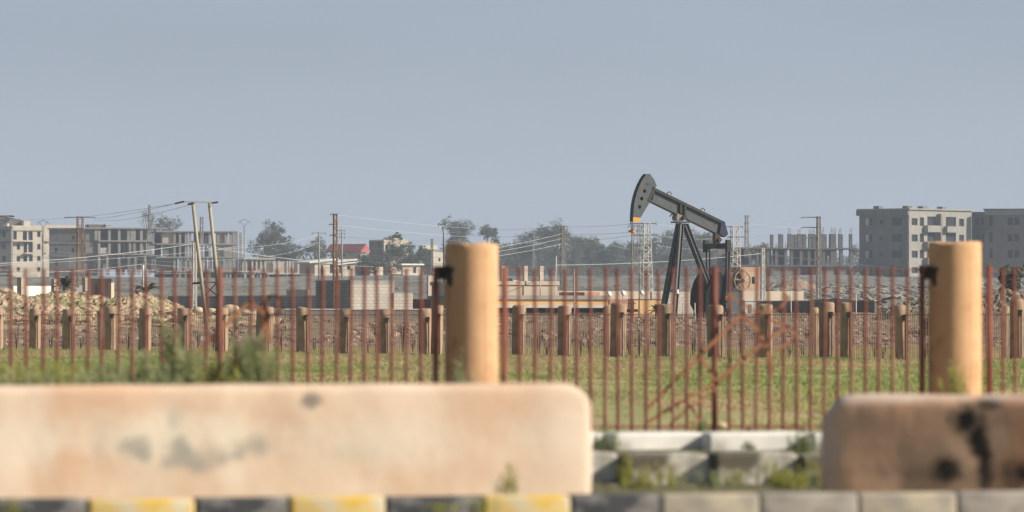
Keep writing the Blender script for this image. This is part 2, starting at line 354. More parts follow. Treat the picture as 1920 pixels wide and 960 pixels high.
# grass blades over the field
random.seed(3)
b = MB()
for i in range(140000):
    u = random.random(); d = (45**1.35 + u*(205**1.35-45**1.35))**(1/1.35)
    x = random.uniform(-.12, .12)*d; z = G(x, d)
    patch = mnoise.noise((x*.35, d*.07, 1))
    if mnoise.noise((x*.5, d*.12, 6)) < -.22 and random.random() < .8: continue
    if random.random() < .02: patch += 1.1
    h = (.028+.045*max(0, patch+.3))*random.uniform(.5, 1.5)*lerp(.75, 1.5, (d-45)/150)
    wd = .0035+.00013*d; a = random.uniform(-.7, .7)
    for k in range(2):
        dx = random.uniform(-.05, .05); lean = random.uniform(-.5, .5)*h
        b.add([(x+dx-wd, d, z), (x+dx+wd, d+a*.02, z), (x+dx+lean, d, z+h)], [(0, 1, 2)])
tag(b.build('grass', M['grass']), 'low green and yellowing grass covering the field between the two fences', 'grass', kind='stuff')

# kerb of painted stones along the road
edges = [(-90,'y'),(0,'k'),(165,'y'),(368,'k'),(543,'y'),(725,'k'),(905,'y'),(1072,'k'),(1240,'yf'),(1425,'kf'),(1610,'yf'),(1795,'kf'),(1980,'yf'),(2160,None)]
edges[0] = (-190, 'y'); edges[1] = (-10, 'k')
kn = {'y':0,'k':0,'yf':0,'kf':0}
where = {'y':['yellow painted kerb stone at the left edge of the picture','clean yellow kerb stone with a black stone either side, leftmost full one','yellow kerb stone under the middle of the long pale barrier block','yellow kerb stone with whitish wear below the right part of the long barrier block'],
 'k':['black painted kerb stone below the left end of the long barrier','black kerb stone between the two brightest yellow stones','black kerb stone right of the middle yellow stone, with weeds before it','rightmost dark kerb stone, below the end of the long barrier block'],
 'yf':['faded yellowish kerb stone below the old white stones in the gap','faded yellow kerb stone below the left half of the brown barrier','faded kerb stone running out of the picture at the right'],
 'kf':['bare grey kerb stone in the gap next to the brown barrier','bare grey kerb stone below the dark hole of the brown barrier']}
for (p0, c), (p1, _) in zip(edges, edges[1:]):
    d0, d1 = kd(p0), kd(p1); A = Vector(((p0-960)/F*d0, d0, 0)); B = Vector(((p1-960)/F*d1, d1, 0))
    L = (B-A).length; ang = math.atan2(B.y-A.y, B.x-A.x)
    mb = MB(); g_ = .001 if c in ('yf', 'kf') else .004; mb.box(g_, L-g_, 0, .16, -.05, .175+random.uniform(-.004, .004))
    o = mb.build('kerb_stone', M[{'y':'yellow','k':'black','yf':'yellow_faded','kf':'black_faded'}[c]]); o.location = (A.x, A.y, 0); o.rotation_euler = (0, 0, ang)
    bevel(o, .02); tag(o, where[c][kn[c]], 'kerb stone', 'painted kerb stones along the road'); kn[c] += 1

# concrete barrier blocks
def barrier(name, label, x0, d0, x1, d1, zb, h, depth, m, rnd, lump, ti=.07, cat='concrete barrier', group=None, dip=.13):
    A = P(x0, 0, d0); B = P(x1, 0, d1); A.z = B.z = zb
    L = (B-A).length; ang = math.atan2(B.y-A.y, B.x-A.x)
    nx, nz = 90, 16
    mb = MB(); vs_ = []; fs = []
    # rounded-end footprint swept up with a slightly narrower rounded top
    import itertools
    def outline(inset):
        pts = []; r = rnd-inset*.3
        for cx, cy, a0 in ((rnd, rnd, pi), (L-rnd, rnd, 1.5*pi), (L-rnd, depth-rnd, 0), (rnd, depth-rnd, .5*pi)):
            for k in range(9):
                a = a0 + k/8*pi/2; pts.append((cx+cos(a)*(rnd-inset), cy+sin(a)*(rnd-inset)))
        res = []
        for i in range(len(pts)):
            p, q = pts[i], pts[(i+1) % len(pts)]; dd = math.dist(p, q); n = max(1, int(dd/.05))
            for k in range(n): res.append((lerp(p[0], q[0], k/n), lerp(p[1], q[1], k/n)))
        return res
    levels = [(z/10*(h-ti), .0) for z in range(11)] + [(h-ti+ti*sin(a), ti*(1-cos(a))) for a in [pi/2*k/6 for k in range(1, 7)]]
    base = outline(0); N = len(base)
    cx, cy = L/2, depth/2
    for z, ins in levels:
        for (x, y) in base:
            # inset toward the spine of the block
            sx = min(max(x, rnd), L-rnd); sy = min(max(y, rnd), depth-rnd)
            dx, dy = x-sx, y-sy; l = math.hypot(dx, dy) or 1; f = (l-ins)/l
            q = Vector((sx+dx*f, sy+dy*f, z)); nn = mnoise.noise(q*3.1)*lump + mnoise.noise(q*11)*lump*.3
            e = max(0, .16-min(q.x, L-q.x))/.16; vs_.append((q.x+dx/l*nn, q.y+dy/l*nn, z+nn*.5*(z/h) - dip*e*e*max(0, z/h-.6)/.4))
    for j in range(len(levels)-1):
        for i in range(N): fs.append((j*N+i, j*N+(i+1) % N, (j+1)*N+(i+1) % N, (j+1)*N+i))
    fs.append(tuple(range((len(levels)-1)*N, len(levels)*N)))
    mb.add(vs_, fs); o = mb.build(name, m, smooth=True); o.location = A; o.rotation_euler = (0, 0, ang)
    tag(o, label, cat, group); return o
gy = (.30,.29,.26); wh = (.66,.60,.50)
bmL = barrier_mat('peach painted concrete', (.59,.455,.345), (.67,.55,.44), (.58,.40,.285),
    [(1.55,.31,.60,.13,.8,wh),(.80,.30,.25,.13,.5,wh),(1.88,.32,.10,.12,.6,wh),*[(1.40+random.random()*.30,.17+random.random()*.12,.03+random.random()*.07,.025+random.random()*.05,.30+random.random()*.45,gy) for k in range(9)],*[(1.72+k*.035+random.uniform(-.03,.03),.17+k*.010+random.uniform(-.035,.035),.04+random.random()*.06,.02+random.random()*.05,.30+random.random()*.45,gy) for k in range(11)],(1.62,.40,.05,.08,.35,gy),(1.22,.27,.05,.12,.2,gy),(2.55,.22,.16,.05,.3,gy),(1.93,.12,.10,.06,.5,wh),(.5,.2,.3,.06,.35,wh),(2.36,.49,.065,.045,.85,(.17,.15,.13)),(2.75,.28,.45,.13,.6,wh),(3.6,.3,.3,.14,.4,wh)])
barrier('barrier_block', 'long pale peach concrete barrier with grey stains beside the road', -260, 27.75, 1117, 29.3, .136, .568, .42, bmL, .07, .010, .045, dip=.10)
dk = (.028,.025,.022)
bmR = barrier_mat('brown painted concrete', (.70,.43,.28), (.76,.50,.34), (.60,.33,.205),
    [(.78,.38,.10,.10,1,dk),(.84,.27,.06,.13,1,dk),(.87,.15,.045,.16,1,dk),(.88,.46,.10,.04,.9,dk),(.67,.115,.085,.075,1,dk),(1.07,.10,.09,.10,1,dk),(.25,.50,.7,.045,.7,(.70,.62,.56)),(1.3,.50,.4,.04,.6,(.70,.62,.56)),(.04,.35,.09,.4,.6,(.6,.54,.49)),(.6,.10,.5,.05,.35,(.15,.12,.1))])  # pale bands along the top, a darker one along the foot
barrier('barrier_block', 'short brown concrete barrier with a black crack and hole', 1534, 29.74, 2080, 29.48, .136, .505, .40, bmR, .13, .010)

# rows of old edging stones in front of the near fence
def nd(px): return 1/lerp(1/42.0, 1/45.3, px/1900)      # distance of the near fence
random.seed(11)
slabs = [(820,1000),(1004,1146),(1150,1322),(1328,1520),(1524,1700),(1704,1900)]
names1 = ['behind the long barrier, hidden but for its end','leftmost one showing in the gap','left of the joint in the middle of the gap','right of the joint in the middle of the gap','at the right end of the gap by the brown barrier','behind the brown barrier']
for (p0, p1), l in zip(slabs, names1):
    if p0 in (820, 1704): continue
    d = 40.6; barrier('edging_slab', 'whitewashed slab under the fence, '+l, p0, d, p1, d+.15+random.uniform(0, .05), P(0, 845, d).z-.02, .15+random.uniform(-.006, .006), .35, M['stone_white'], .03, .010, .03, 'edging stone', 'whitewashed slabs of the upper edging row', .01)
stones = [(1000,1162),(1168,1334),(1340,1498),(1503,1690)]
names2 = ['moss stained low stone half hidden by the long barrier','dark stained low stone in the left half of the gap','pale low stone in the right half of the gap','low stone beside the brown barrier, mostly shaded']
for (p0, p1), l in zip(stones, names2):
    d = 36.2; barrier('edging_stone', l, p0, d, p1, d+.12+random.uniform(0, .06), P(0, 911, d).z-.05, .262+random.uniform(-.012, .012), .3, M['stone_old'], .035, .016, .035, 'edging stone', 'stones of the lower edging row', .02)

# ------------------------------------------------------------------ near fence
Zg = .145
def nf(px): d = nd(px); return Vector(((px-960)/F*d, d, Zg))
bars = {
 'A': [-35,-8,22,51,80,107,137,164,192,221,248,276,303,330,357,385],
 'B': [442,469,495,522,549,576,603,630,656,682,709,735,762,789],
 'C': [975,1004,1031,1057,1082,1108,1134,1159,1185,1211,1236,1262,1288,1313],
 'D': [1367,1393,1417,1443,1468,1494,1519,1545,1570,1596,1622,1647,1673,1700],
 'E': [1880,1904,1930,1956]}
panels = [('A', [], 'rusty red bar fence panel left of the post by the leaning poles'),
          ('B', [412, 817], 'rusty red bar fence panel with loop ornament left of the middle pillar'),
          ('C', [946, 1340], 'rusty red bar fence panel with lattice ornament before the pumpjack'),
          ('D', [1729], 'rusty red bar fence panel left of the right pillar'),
          ('E', [1855], 'rusty red bar fence end right of the right pillar')]
topy = lambda px: 504 - 3*px/1900
def strip(pts, d, wpx=9, th=.012):
    wpx *= .8
    """flat steel strip bent along px points"""
    mb = MB(); q = [P(x, y, d) for x, y in pts]
    for a, c in zip(q, q[1:]):
        dd = (c-a).normalized()*.012; mb.beam(a-dd, c+dd, wpx/F*d, th, up=(0, 1, 0)) if False else mb.beam(a-dd, c+dd, th, wpx/F*d, up=Vector((0,1,0)).cross((c-a)))
    return mb
for key, posts, lab in panels:
    xs = bars[key]+posts; mid = (min(xs)+max(xs))/2; base = nf(mid)
    T = empty('bar_fence', base, 0, lab, 'fence panel', 'rusty bar fence panels near the camera')
    for px in bars[key]:
        p = nf(px); zt = P(px, topy(px)+random.uniform(-2, 3), p.y).z; mb = MB()
        lx = random.uniform(-.013, .013)
        mb.tube(p-base, Vector((p.x+lx, p.y+random.uniform(-.01,.01), zt))-base, .0135, n=10); mb.build('bar', M['rust'], T, smooth=False)
    for px in posts:
        p = nf(px); zt = P(px, topy(px)-3, p.y).z; mb = MB(); mb.tube(p-base, Vector((p.x, p.y, zt))-base, .0245, n=14); mb.build('post', M['rust'], T, smooth=True)
    lo, hi = min(xs)-3, max(xs)+3
    for y in (506, 800):
        mb = MB(); a = nf(lo); c = nf(hi); a.z = P(lo, y, a.y).z; c.z = P(hi, y, c.y).z
        mb.beam(a-base, c-base, .005, .005 if y < 600 else .02); mb.build('rail', M['rust'], T)
    if key == 'B':
        arc = [(513+15*cos(t), 573+19*sin(t)) for t in [pi*2*k/22 for k in range(23)]]
        for pts, w_ in (([(372,662),(412,620),(469,566),(500,592),(506,640)], 9), (arc, 4.5), ([(486,640),(500,600),(500,566)], 7)):
            mb = strip(pts, nd(440)-.05, w_); mb.v = [tuple(Vector(v)-base) for v in mb.v]; mb.build('ornament_strip', M['rust_orn'], T)
    if key == 'C':
        for pts, w_ in (([(1212,768),(1262,716),(1318,661),(1393,588),(1425,625),(1440,655),(1448,700)], 8),
                        ([(1212,793),(1262,762),(1343,718),(1395,672),(1440,636),(1478,612)], 8),
                        ([(1258,795),(1290,765),(1335,738),(1344,722)], 6),
                        ([(1310,668),(1330,695),(1345,722)], 7),
                        ([(1290,755),(1300,770),(1312,790)], 6),
                        ([(1365,552),(1390,568),(1420,588),(1460,580),(1478,560),(1468,545)], 6),
                        ([(1446,600),(1490,618),(1486,640),(1455,655)], 6)):
            mb = strip(pts, nd(1340)-.06, w_, .012); mb.v = [tuple(Vector(v)-base) for v in mb.v]; mb.build('ornament_strip', M['rust_orn'], T)

for (px, ty, lab) in ((884, 456, 'thick tan concrete pillar with a dark bracket in the middle of the fence'), (1790, 453, 'thick tan concrete pillar behind the brown barrier at right')):
    d = nd(px); s = d/F; r = 50*s; loc = Vector(((px-960)*s, d, Zg-.05)); H = P(px, ty, d).z-loc.z
    T = empty('fence_pillar', loc, 0, lab, 'pillar', 'thick near fence pillars')
    prof = [(r*1.01, 0), (r, .1)] + [(r*(1+.004*sin(k*1.7)), H*k/10) for k in range(1, 10)] + [(r, H-.012), (r-.004, H-.003), (r-.012, H), (.001, H)]
    mb = MB(); prof = prof[:2]+[(r, H*k/60) for k in range(5, 59)]+prof[-4:]
    mb.lathe(prof, 96); n_ = []
    for v in mb.v:
        q = Vector(v)+loc; k = 1+(mnoise.noise(q*2.2)*.003+mnoise.noise(q*9)*.0015)*(1 if Vector(v).xy.length > r*.5 else 0); rim = (mnoise.noise(q*14)*.012-abs(mnoise.noise(q*5))*.02) if v[2] > H-.02 else 0
        n_.append((v[0]*k, v[1]*k, v[2]+rim))
    mb.v = n_; mb.build('shaft', M['pillar'], T, smooth=True)
    # formwork seam: a slim raised rib down the lit side
    a = radians(-90+33); mb = MB(); mb.beam((cos(a)*(r+.0005), sin(a)*(r+.0005), .02), (cos(a)*(r+.0005), sin(a)*(r+.0005), H-.03), .007, .003, up=(cos(a), sin(a), 0)); mb.build('seam', M['pillar'], T)
    zb = P(px, 511, d).z-loc.z; mb = MB()
    mb.box(-r-.07, -r*.80, -.012-.10, .012-.10, zb-.055, zb+.05); mb.tube((-r-.085, -.1, zb+.02), (-r*.7, -.16, zb+.02), .017)
    mb.prism([(-r-.01, zb+.05), (-r+.055, zb+.02), (-r+.065, zb-.10), (-r+.03, zb-.11), (-r+.01, zb-.05)], -.145, -.06)
    o = mb.build('bracket', M['insul'], T)

# ------------------------------------------------------------------ far fence
def fd(px): return .86*F/(lerp(658, 677.5, px/1900)-HY)
fp = [(-6,12,578),(65,11,579),(128,12,580),(205,14,574),(189,7,583),(271,12,577),(343,12,578),(415,12,577),(495,16,575),(568,12,576),(645,12,579),(720,12,580),(797,12,579),(818,11,573),
      (890,12,574),(972,13,573),(1058,13,574),(1158,15,569),(1141,9,574),(1246,14,571),(1343,16,572),(1433,15,571),(1530,7,577),(1550,15,567),(1586,11,567),(1690,11,572),(1790,12,572),(1884,7,574),(1906,13,562)]
fpl = {}
anchors = [(884,'middle pillar'),(1790,'right thick pillar')]
srt = sorted(fp); 
left_n = [p for p in srt if p[0] < 835][::-1]; mid_n = [p for p in srt if 835 < p[0] < 1740]; right_n = [p for p in srt if p[0] > 1740]
def flabel(p):
    if p in left_n: return f'short tan far fence pillar, {ordw(left_n.index(p))} to the left of the middle thick pillar'
    if p in mid_n:
        i = mid_n.index(p)
        return 'short tan far fence pillar hidden behind the middle thick pillar' if 834 < p[0] < 934 else f'short tan far fence pillar, {ordw(i-1)} to the right of the middle thick pillar'
    i = right_n.index(p)
    return 'short tan far fence pillar hidden behind the right thick pillar' if 1740 < p[0] < 1840 else ('slim tan far fence pillar right of the right thick pillar' if p[0] < 1895 else 'short tan far fence pillar at the right edge of the picture')
def ordw(i): return ORD[i]
fxy = {}
random.seed(5)
for p in srt:
    px, hw, ty = p
    d = fd(px) + (2.2 if hw < 10 else 0); r = hw/F*d; loc = Vector(((px-960)/F*d, d, .12)); H = P(px, ty, d).z-loc.z
    if 834 < px < 934 or 1745 < px < 1835: continue       # behind the thick pillars: nothing of them shows
    T = empty('fence_pillar', loc, 0, flabel(p), 'pillar', 'short tan pillars of the far fence')
    mb = MB(); lx, ly = random.uniform(-.03, .03), random.uniform(-.03, .03); mb.lathe([(r*(1+random.uniform(-.03, .03)), H*j/8) for j in range(8)]+[(r, H-.03), (r-.03, H), (.001, H)], 20); mb.v = [(v[0]+lx*v[2], v[1], v[2]+(random.uniform(-.03, .02) if v[2] > H-.04 else 0)) for v in mb.v]; mb.build('shaft', M['pillar_far' if random.random() < .6 else 'pillar_far2'], T, smooth=True)
    if hw >= 10:
        mb = MB(); zz = H-.30; mb.box(r*.15, r*.75, -r-.05, -r*.6, zz-.08, zz+.06); mb.build('bracket', M['insul'], T)
        mb = MB(); mb.tube((r*.62, -r-.03, 0), (r*.62, -r-.03, zz), .028, n=6); mb.build('post', M['rust_far'], T)
main = [p for p in srt if p[1] >= 10]
k = 0
for a, c in zip(main, main[1:]):
    if c[0]-a[0] < 30: continue
    if 870 < a[0]+12 and c[0]-12 < 835: continue
    d0, d1 = fd(a[0]), fd(c[0]); A = Vector(((a[0]-960)/F*d0, d0, .12)); B = Vector(((c[0]-960)/F*d1, d1, .12))
    span = (B-A).length; n = int((c[0]-a[0]-22)/4.2); H = (lerp(658, 677, a[0]/1900)-lerp(588, 586, a[0]/1900))/F*d0 + .03
    if 'far_panel_left' and a[0] < 835: lab = f'fine barred far fence panel, {ordw(min(15, sum(1 for q in left_n if q[1] >= 10 and q[0] >= c[0])))} to the left of the middle thick pillar'
    elif a[0] < 1740: lab = f'fine barred far fence panel, {ordw(sum(1 for q in mid_n if q[1] >= 10 and q[0] < a[0]+1)-1 if a[0] > 900 else 0)} to the right of the middle thick pillar'
    else: lab = 'fine barred far fence panel right of the right thick pillar'
    T = empty('bar_fence', A, 0, lab, 'fence panel', 'fine barred panels of the far fence')
    mb = MB()
    for i in range(n):
        t = (11+ (i+.5)*4.2 + random.uniform(-.5, .5))/(c[0]-a[0]); q = (B-A)*t
        mb.tube(q, q+Vector((random.uniform(-.01,.01), 0, H+random.uniform(-.02, .02))), .010, n=4, cap=False)
    mb.build('bars', M['rust_far'], T)
    for zz in (H-.06,):
        mb = MB(); mb.beam(Vector((0, 0, zz)), (B-A)+Vector((0, 0, zz)), .02, .02); mb.build('rail', M['rust_far'], T)

# ------------------------------------------------------------------ pumpjack
PD = 345.0; S = PD/F; PSI = radians(33); CP, SP = cos(PSI), sin(PSI); PX0 = 1276
PB = P(PX0, 601, PD)
PJ = empty('pumpjack', PB, 0, 'dark grey nodding oil pumpjack with yellow tipped horsehead', 'pumpjack')
def LP(px, py, v=0.0):
    """point of the machine whose beam plane is turned by PSI; v = metres towards the near side"""
    u = -((px-PX0)*S - v*SP)/CP
    return Vector((-u*CP + v*SP, -u*SP - v*CP, (601-py)*S))
AX_V = Vector((SP, -CP, 0)); AX_U = Vector((-CP, -SP, 0))
def plate(mb, pts, v0, v1):
    """pts are where the near side (v1) is seen; the plate runs from v0 to v1 across the machine"""
    near = [LP(x, y, v1) for x, y in pts]; far = [p - AX_V*(v1-v0) for p in near]; n = len(pts)
    mb.add(near+far, [tuple(range(n)), tuple(range(2*n-1, n-1, -1))] + [(i, n+i, n+(i+1) % n, (i+1) % n) for i in range(n)])
arc = [(1211,327.5),(1206.5,333.5),(1202,341),(1197.5,350.5),(1193.5,361),(1190.3,372),(1188,383.5),(1186.6,395),(1186,406),(1185.8,417)]
headp = arc + [(1195.5,417),(1206,399),(1218,379.5),(1222,352),(1231,350),(1226,338),(1218,327)]
# side plates with real holes: bridge each hole to the plate as triangulated bmesh
import bmesh
def holed(pts, holes, r, v1, th, name, m, parent):
    from mathutils.geometry import tessellate_polygon
    rings = [[(x, y) for x, y in pts]] + [[(cx+rr*cos(-t)*CP, cy+rr*sin(-t)) for t in [2*pi*k/14 for k in range(14)]] for cx, cy, rr in holes]
    tess = tessellate_polygon([[Vector((x, y, 0)) for x, y in rg] for rg in rings])
    flat = [p for rg in rings for p in rg]; n = len(flat)
    near = [LP(x, y, v1) for x, y in flat]; far = [p-AX_V*th for p in near]
    fs = [tuple(t) for t in tess] + [tuple(n+i for i in t[::-1]) for t in tess]; o = 0
    for rg in rings:
        L = len(rg); fs += [(o+i, n+o+i, n+o+(i+1) % L, o+(i+1) % L) for i in range(L)]; o += L
    mb = MB(); mb.add(near+far, fs); ob = mb.build(name, m, parent)
    bm = bmesh.new(); bm.from_mesh(ob.data); bmesh.ops.recalc_face_normals(bm, faces=bm.faces); bm.to_mesh(ob.data); bm.free()
    return ob
holes = [(1214,345.5,3.5),(1207.5,359.5,3.6),(1202,373.5,3.8),(1198,389,3.6)]
HH = MB(); plate(HH, arc + [(x+3.0, y) for x, y in arc[::-1]], -.17, .165); hh = HH.build('horsehead', M['pj_dark'], PJ)
holed(headp, holes, 3, .17, .02, 'side_plate', M['pj_grey'], hh)
hp2 = [(x-.34*SP/S, y) for x, y in headp]; holed(hp2, [(x-.34*SP/S, y, r) for x, y, r in holes], 3, -.15, .02, 'side_plate', M['pj_grey'], hh)
mb = MB(); plate(mb, [(1185.8,408.5),(1190,408.5),(1200.3,409.5),(1195.7,417.5),(1185.6,417.5)], .1705, .176); mb.build('warning_tip', M['pj_yellow'], hh)
mb = MB(); plate(mb, [(1224,353),(1229,350),(1218,380),(1213.5,376)], -.2, .2); mb.build('mounting_plate', M['pj_dark'], hh)
# walking beam: I section
BM_ = MB(); plate(BM_, [(1221,358),(1357,418.5),(1357,436),(1344,434),(1219,376)], -.03, .05); beam = BM_.build('walking_beam', M['pj_grey'], PJ)
def flange(a0, a1, th, vw, nm, m):
    mb = MB(); plate(mb, [a0, a1, (a1[0], a1[1]+th), (a0[0], a0[1]+th)], -vw, vw); return mb.build(nm, m, beam)
flange((1224,351.5),(1361,415), 5.6, .21, 'top_flange', M['pj_dark'])
flange((1219,376),(1346,435), 2.2, .21, 'bottom_flange', M['pj_grey'])
mb = MB(); plate(mb, [(1355,413),(1361,415.5),(1367.5,438),(1362,444),(1351,437)], -.21, .21); mb.build('end_plate', mat('navy paint', (.012,.016,.05), (.02,.03,.07), 3, rough=.4), beam)
for x, y in ((1254.5,364),(1318.5,394)):
    mb = MB(); mb.path([LP(x+4*cos(t), y-5*sin(t)+1) for t in [pi*k/8 for k in range(9)]], .03); mb.build('lifting_eye', M['pj_dark'], beam)
for x0, y0 in ((1275.5,382.5),(1283.5,386)):
    mb = MB(); plate(mb, [(x0,y0),(x0+3.2,y0+1.5),(x0+3.6,y0+18.5),(x0-.3,y0+17)], -.2, .2); mb.build('stiffener', M['pj_dark'], beam)
for x0, y0 in ((1226,357),):
    mb = MB(); plate(mb, [(x0,y0),(x0+1.6,y0+.8),(x0-3,y0+23),(x0-5,y0+22)], -.18, .18); mb.build('stiffener', M['pj_dark'], beam)
mb = MB(); mb.tube(LP(1262.5,398), LP(1255.5,406), .04); mb.build('stub_pipe', M['pj_grey'], beam)
# saddle bearing
mb = MB(); plate(mb, [(1270,401),(1287,406),(1286,411.5),(1282,414),(1270,414),(1268,409)], -.25, .25); sb = mb.build('saddle_bearing', mat('greasy housing', (.16,.15,.125), (.24,.22,.19), 6, rough=.5), PJ)
mb = MB(); mb.tube(LP(1277,408)-AX_V*.45, LP(1277,408)+AX_V*.45, .13, n=16); mb.build('pivot_shaft', M['pj_dark'], sb)
# samson post
mb = MB(); mb.beam(LP(1276,416.5)+AX_U*.45, LP(1276,416.5)-AX_U*.5, .8, .09, up=(0,0,1)); mb.build('top_plate', M['pj_dark'], PJ)
def hbeam(a, c, wd, nm, m, parent=PJ, sidev=None):
    """H section leg: two flanges and a web"""
    a = Vector(a); c = Vector(c); d = (c-a).normalized(); sdv = (sidev or AX_V); f = sdv.cross(d).normalized(); mb = MB()
    for s_ in (-1, 1): mb.beam(a+f*s_*wd/2, c+f*s_*wd/2, wd*.95, .035, up=f)
    mb.beam(a, c, .03, wd, up=f) ; return mb.build(nm, m, parent)
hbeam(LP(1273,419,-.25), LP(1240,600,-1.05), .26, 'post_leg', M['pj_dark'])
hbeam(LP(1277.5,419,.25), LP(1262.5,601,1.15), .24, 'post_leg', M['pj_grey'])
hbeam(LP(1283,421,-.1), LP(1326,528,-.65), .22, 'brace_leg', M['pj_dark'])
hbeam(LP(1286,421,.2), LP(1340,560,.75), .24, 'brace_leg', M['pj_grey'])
for y in (447, 478, 512, 546, 578):
    t = (y-419)/181; a = LP(lerp(1273,1240,t), y, lerp(-.25,-1.05,t)); c = LP(lerp(1277.5,1262.5,t), y, lerp(.25,1.15,t))
    mb = MB(); mb.beam(a, c, .09, .09); mb.build('cross_bar', M['pj_dark'], PJ)
mb = MB(); mb.tube(LP(1268.5,543,1.0), LP(1268.5,551,1.0), .09, n=10); mb.build('junction_box', M['white'], PJ)
mb = MB()
for i in range(15):
    y = 447+i*10; t = (y-445)/150; x = lerp(1270.5,1240,t); mb.beam(LP(x,y,-.9), LP(x,y,-.9)+AX_V*.35, .02, .03)
mb.beam(LP(1270.5,445,-.9), LP(1240,595,-.9), .03, .04); mb.beam(LP(1270.5,445,-.9)+AX_V*.35, LP(1240,595,-.9)+AX_V*.35, .03, .04)
mb.build('ladder', M['pj_dark'], PJ)
# equaliser and pitman arms
ec = LP(1348, 461, 0); vv = 20/(SP/S)    # half length so that the bar spans 40 px
mb = MB(); mb.beam(ec-AX_V*vv, ec+AX_V*vv, .32, .33); eq = mb.build('equaliser', M['pj_dark'], PJ)
for s_ in (-1, 1):
    mb = MB(); c = ec+AX_V*vv*s_; mb.beam(c-AX_V*.12-Vector((0,0,.35)), c-AX_V*.12+Vector((0,0,.38)), .28, .22, up=AX_V); mb.build('end_lug', M['pj_dark'], eq)
mb = MB(); plate(mb, [(1342,436),(1352,440),(1353,466),(1343,466)], -.14, .14); mb.tube(LP(1347,449)-AX_V*.3, LP(1347,449)+AX_V*.3, .12, n=12); mb.build('tail_bearing', M['insul'], eq)
far0 = ec-AX_V*(vv-.12); nr0 = ec+AX_V*(vv-.12)
for dx in (-.12, .12):
    mb = MB(); a = far0+AX_U*dx; mb.beam(a, Vector((a.x+.02, a.y, (601-540)*S)), .05, .09); mb.build('pitman_arm', M['pj_dark'], PJ)
hbeam(nr0, LP(1363.5, 562, vv-.1), .20, 'pitman_arm', M['pj_grey'])
# gear reducer, cranks with weights
mb = MB(); plate(mb, [(1331,520),(1352,513),(1366,520),(1372,545),(1368,601),(1322,601),(1320,575),(1326,545)], -.45, .35); gb_ = mb.build('gearbox', M['pj_black'], PJ)
mb = MB(); plate(mb, [(1322,578),(1372,578),(1372,601),(1318,601)], -.6, .55); mb.build('gearbox_stand', M['pj_black'], gb_)
for v0, nm in ((-1.0, 'far'), (.72, 'near')):
    dx = (v0-.72)*SP/S
    pts = [(1345,512),(1353,509.5),(1357,516),(1362,524),(1361,545),(1366,560),(1360,571),(1349,575),(1336,583),(1329,570),(1330,548),(1336,528)]
    mb = MB(); plate(mb, [(x+dx*1.0-1, y) for x, y in pts], v0, v0+.26); o = mb.build('crank_weight', M['pj_black'], PJ); bevel(o, .04, 2)
mb = MB(); plate(mb, [(1324,548),(1333,530),(1338,560),(1337,590),(1322,596)], .2, .98); mb.build('crank_weight', M['pj_black'], PJ)
c = LP(1363, 559.5, vv+.05)
mb = MB(); mb.tube(c-AX_V*.05, c+AX_V*.12, .15, n=14); cp = mb.build('crank_pin', M['pj_orange'], PJ)
mb = MB(); mb.tube(c+AX_V*.12, c+AX_V*.16, .06, n=8)
for k in range(6): a = 2*pi*k/6; q = c+AX_U*cos(a)*.11+Vector((0,0,sin(a)*.11)); mb.tube(q+AX_V*.12, q+AX_V*.15, .02, n=6)
mb.build('bolts', M['insul'], cp)
mb = MB(); 
for k in range(9):
    a = 2*pi*k/9; q = c+AX_U*cos(a)*.19+Vector((0,0,sin(a)*.19)); mb.tube(q-AX_V*.08, q+AX_V*.05, .045, n=6)
mb.tube(c-AX_V*.08, c-AX_V*.02, .2, n=14); mb.build('pin_collar', M['pj_dark'], cp)
# flywheel, engine, guards, skid
wc = LP(1394, 526, .6); R = .60
FW = MB()
def ring(mb, c, R, rr, n=36, m_=6):
    vs_ = []; fs = []
    for i in range(n):
        t = 2*pi*i/n
        for j in range(m_):
            p = 2*pi*j/m_; q = c + AX_U*cos(t)*(R+rr*cos(p)) + Vector((0,0,1))*sin(t)*(R+rr*cos(p)) + AX_V*rr*1.4*sin(p); vs_.append(q)
    for i in range(n):
        for j in range(m_): fs.append((i*m_+j, ((i+1) % n)*m_+j, ((i+1) % n)*m_+(j+1) % m_, i*m_+(j+1) % m_))
    mb.add(vs_, fs)
ring(FW, wc, R, .04); fw = FW.build('flywheel', M['pj_cream'], PJ, smooth=True)
for k in range(6):
    a = 2*pi*k/6+.2; mb = MB(); mb.tube(wc, wc+AX_U*cos(a)*R+Vector((0,0,sin(a)*R)), .045, .03, n=6); mb.build('spoke', M['pj_cream'], fw)
mb = MB(); mb.tube(wc-AX_V*.12, wc+AX_V*.12, .1, n=12); mb.build('hub', M['pj_dark'], fw)
mb = MB(); plate(mb, [(1364,512),(1372,507),(1378,512),(1372,545),(1364,560)], .15, .45); mb.build('belt_guard', M['pj_grey'], PJ)
mb = MB(); plate(mb, [(1371,514),(1378,506),(1388,508),(1392,520),(1384,532),(1372,548),(1367,548),(1372,530)], -.25, .3); en = mb.build('engine', M['pj_dark'], PJ)
mb = MB(); mb.tube(LP(1376,512,.3), LP(1381,503,.3), .07, n=8); mb.tube(LP(1380,503,.3), LP(1388,506,.3), .05, n=8); mb.tube(LP(1373,520,.35), LP(1385,538,.35), .05); mb.build('engine_pipe', M['pj_dark'], en)
mb = MB(); plate(mb, [(1363,549),(1391,545),(1393,592),(1362,596)], -.55, .55); mb.build('engine_base', M['pj_grey'], PJ)
mb = MB(); plate(mb, [(1232,597),(1402,590),(1402,603),(1232,606)], -1.1, -.85); plate(mb, [(1246,597),(1420,592),(1420,603),(1246,606)], .95, 1.2); mb.build('skid', M['pj_dark'], PJ)
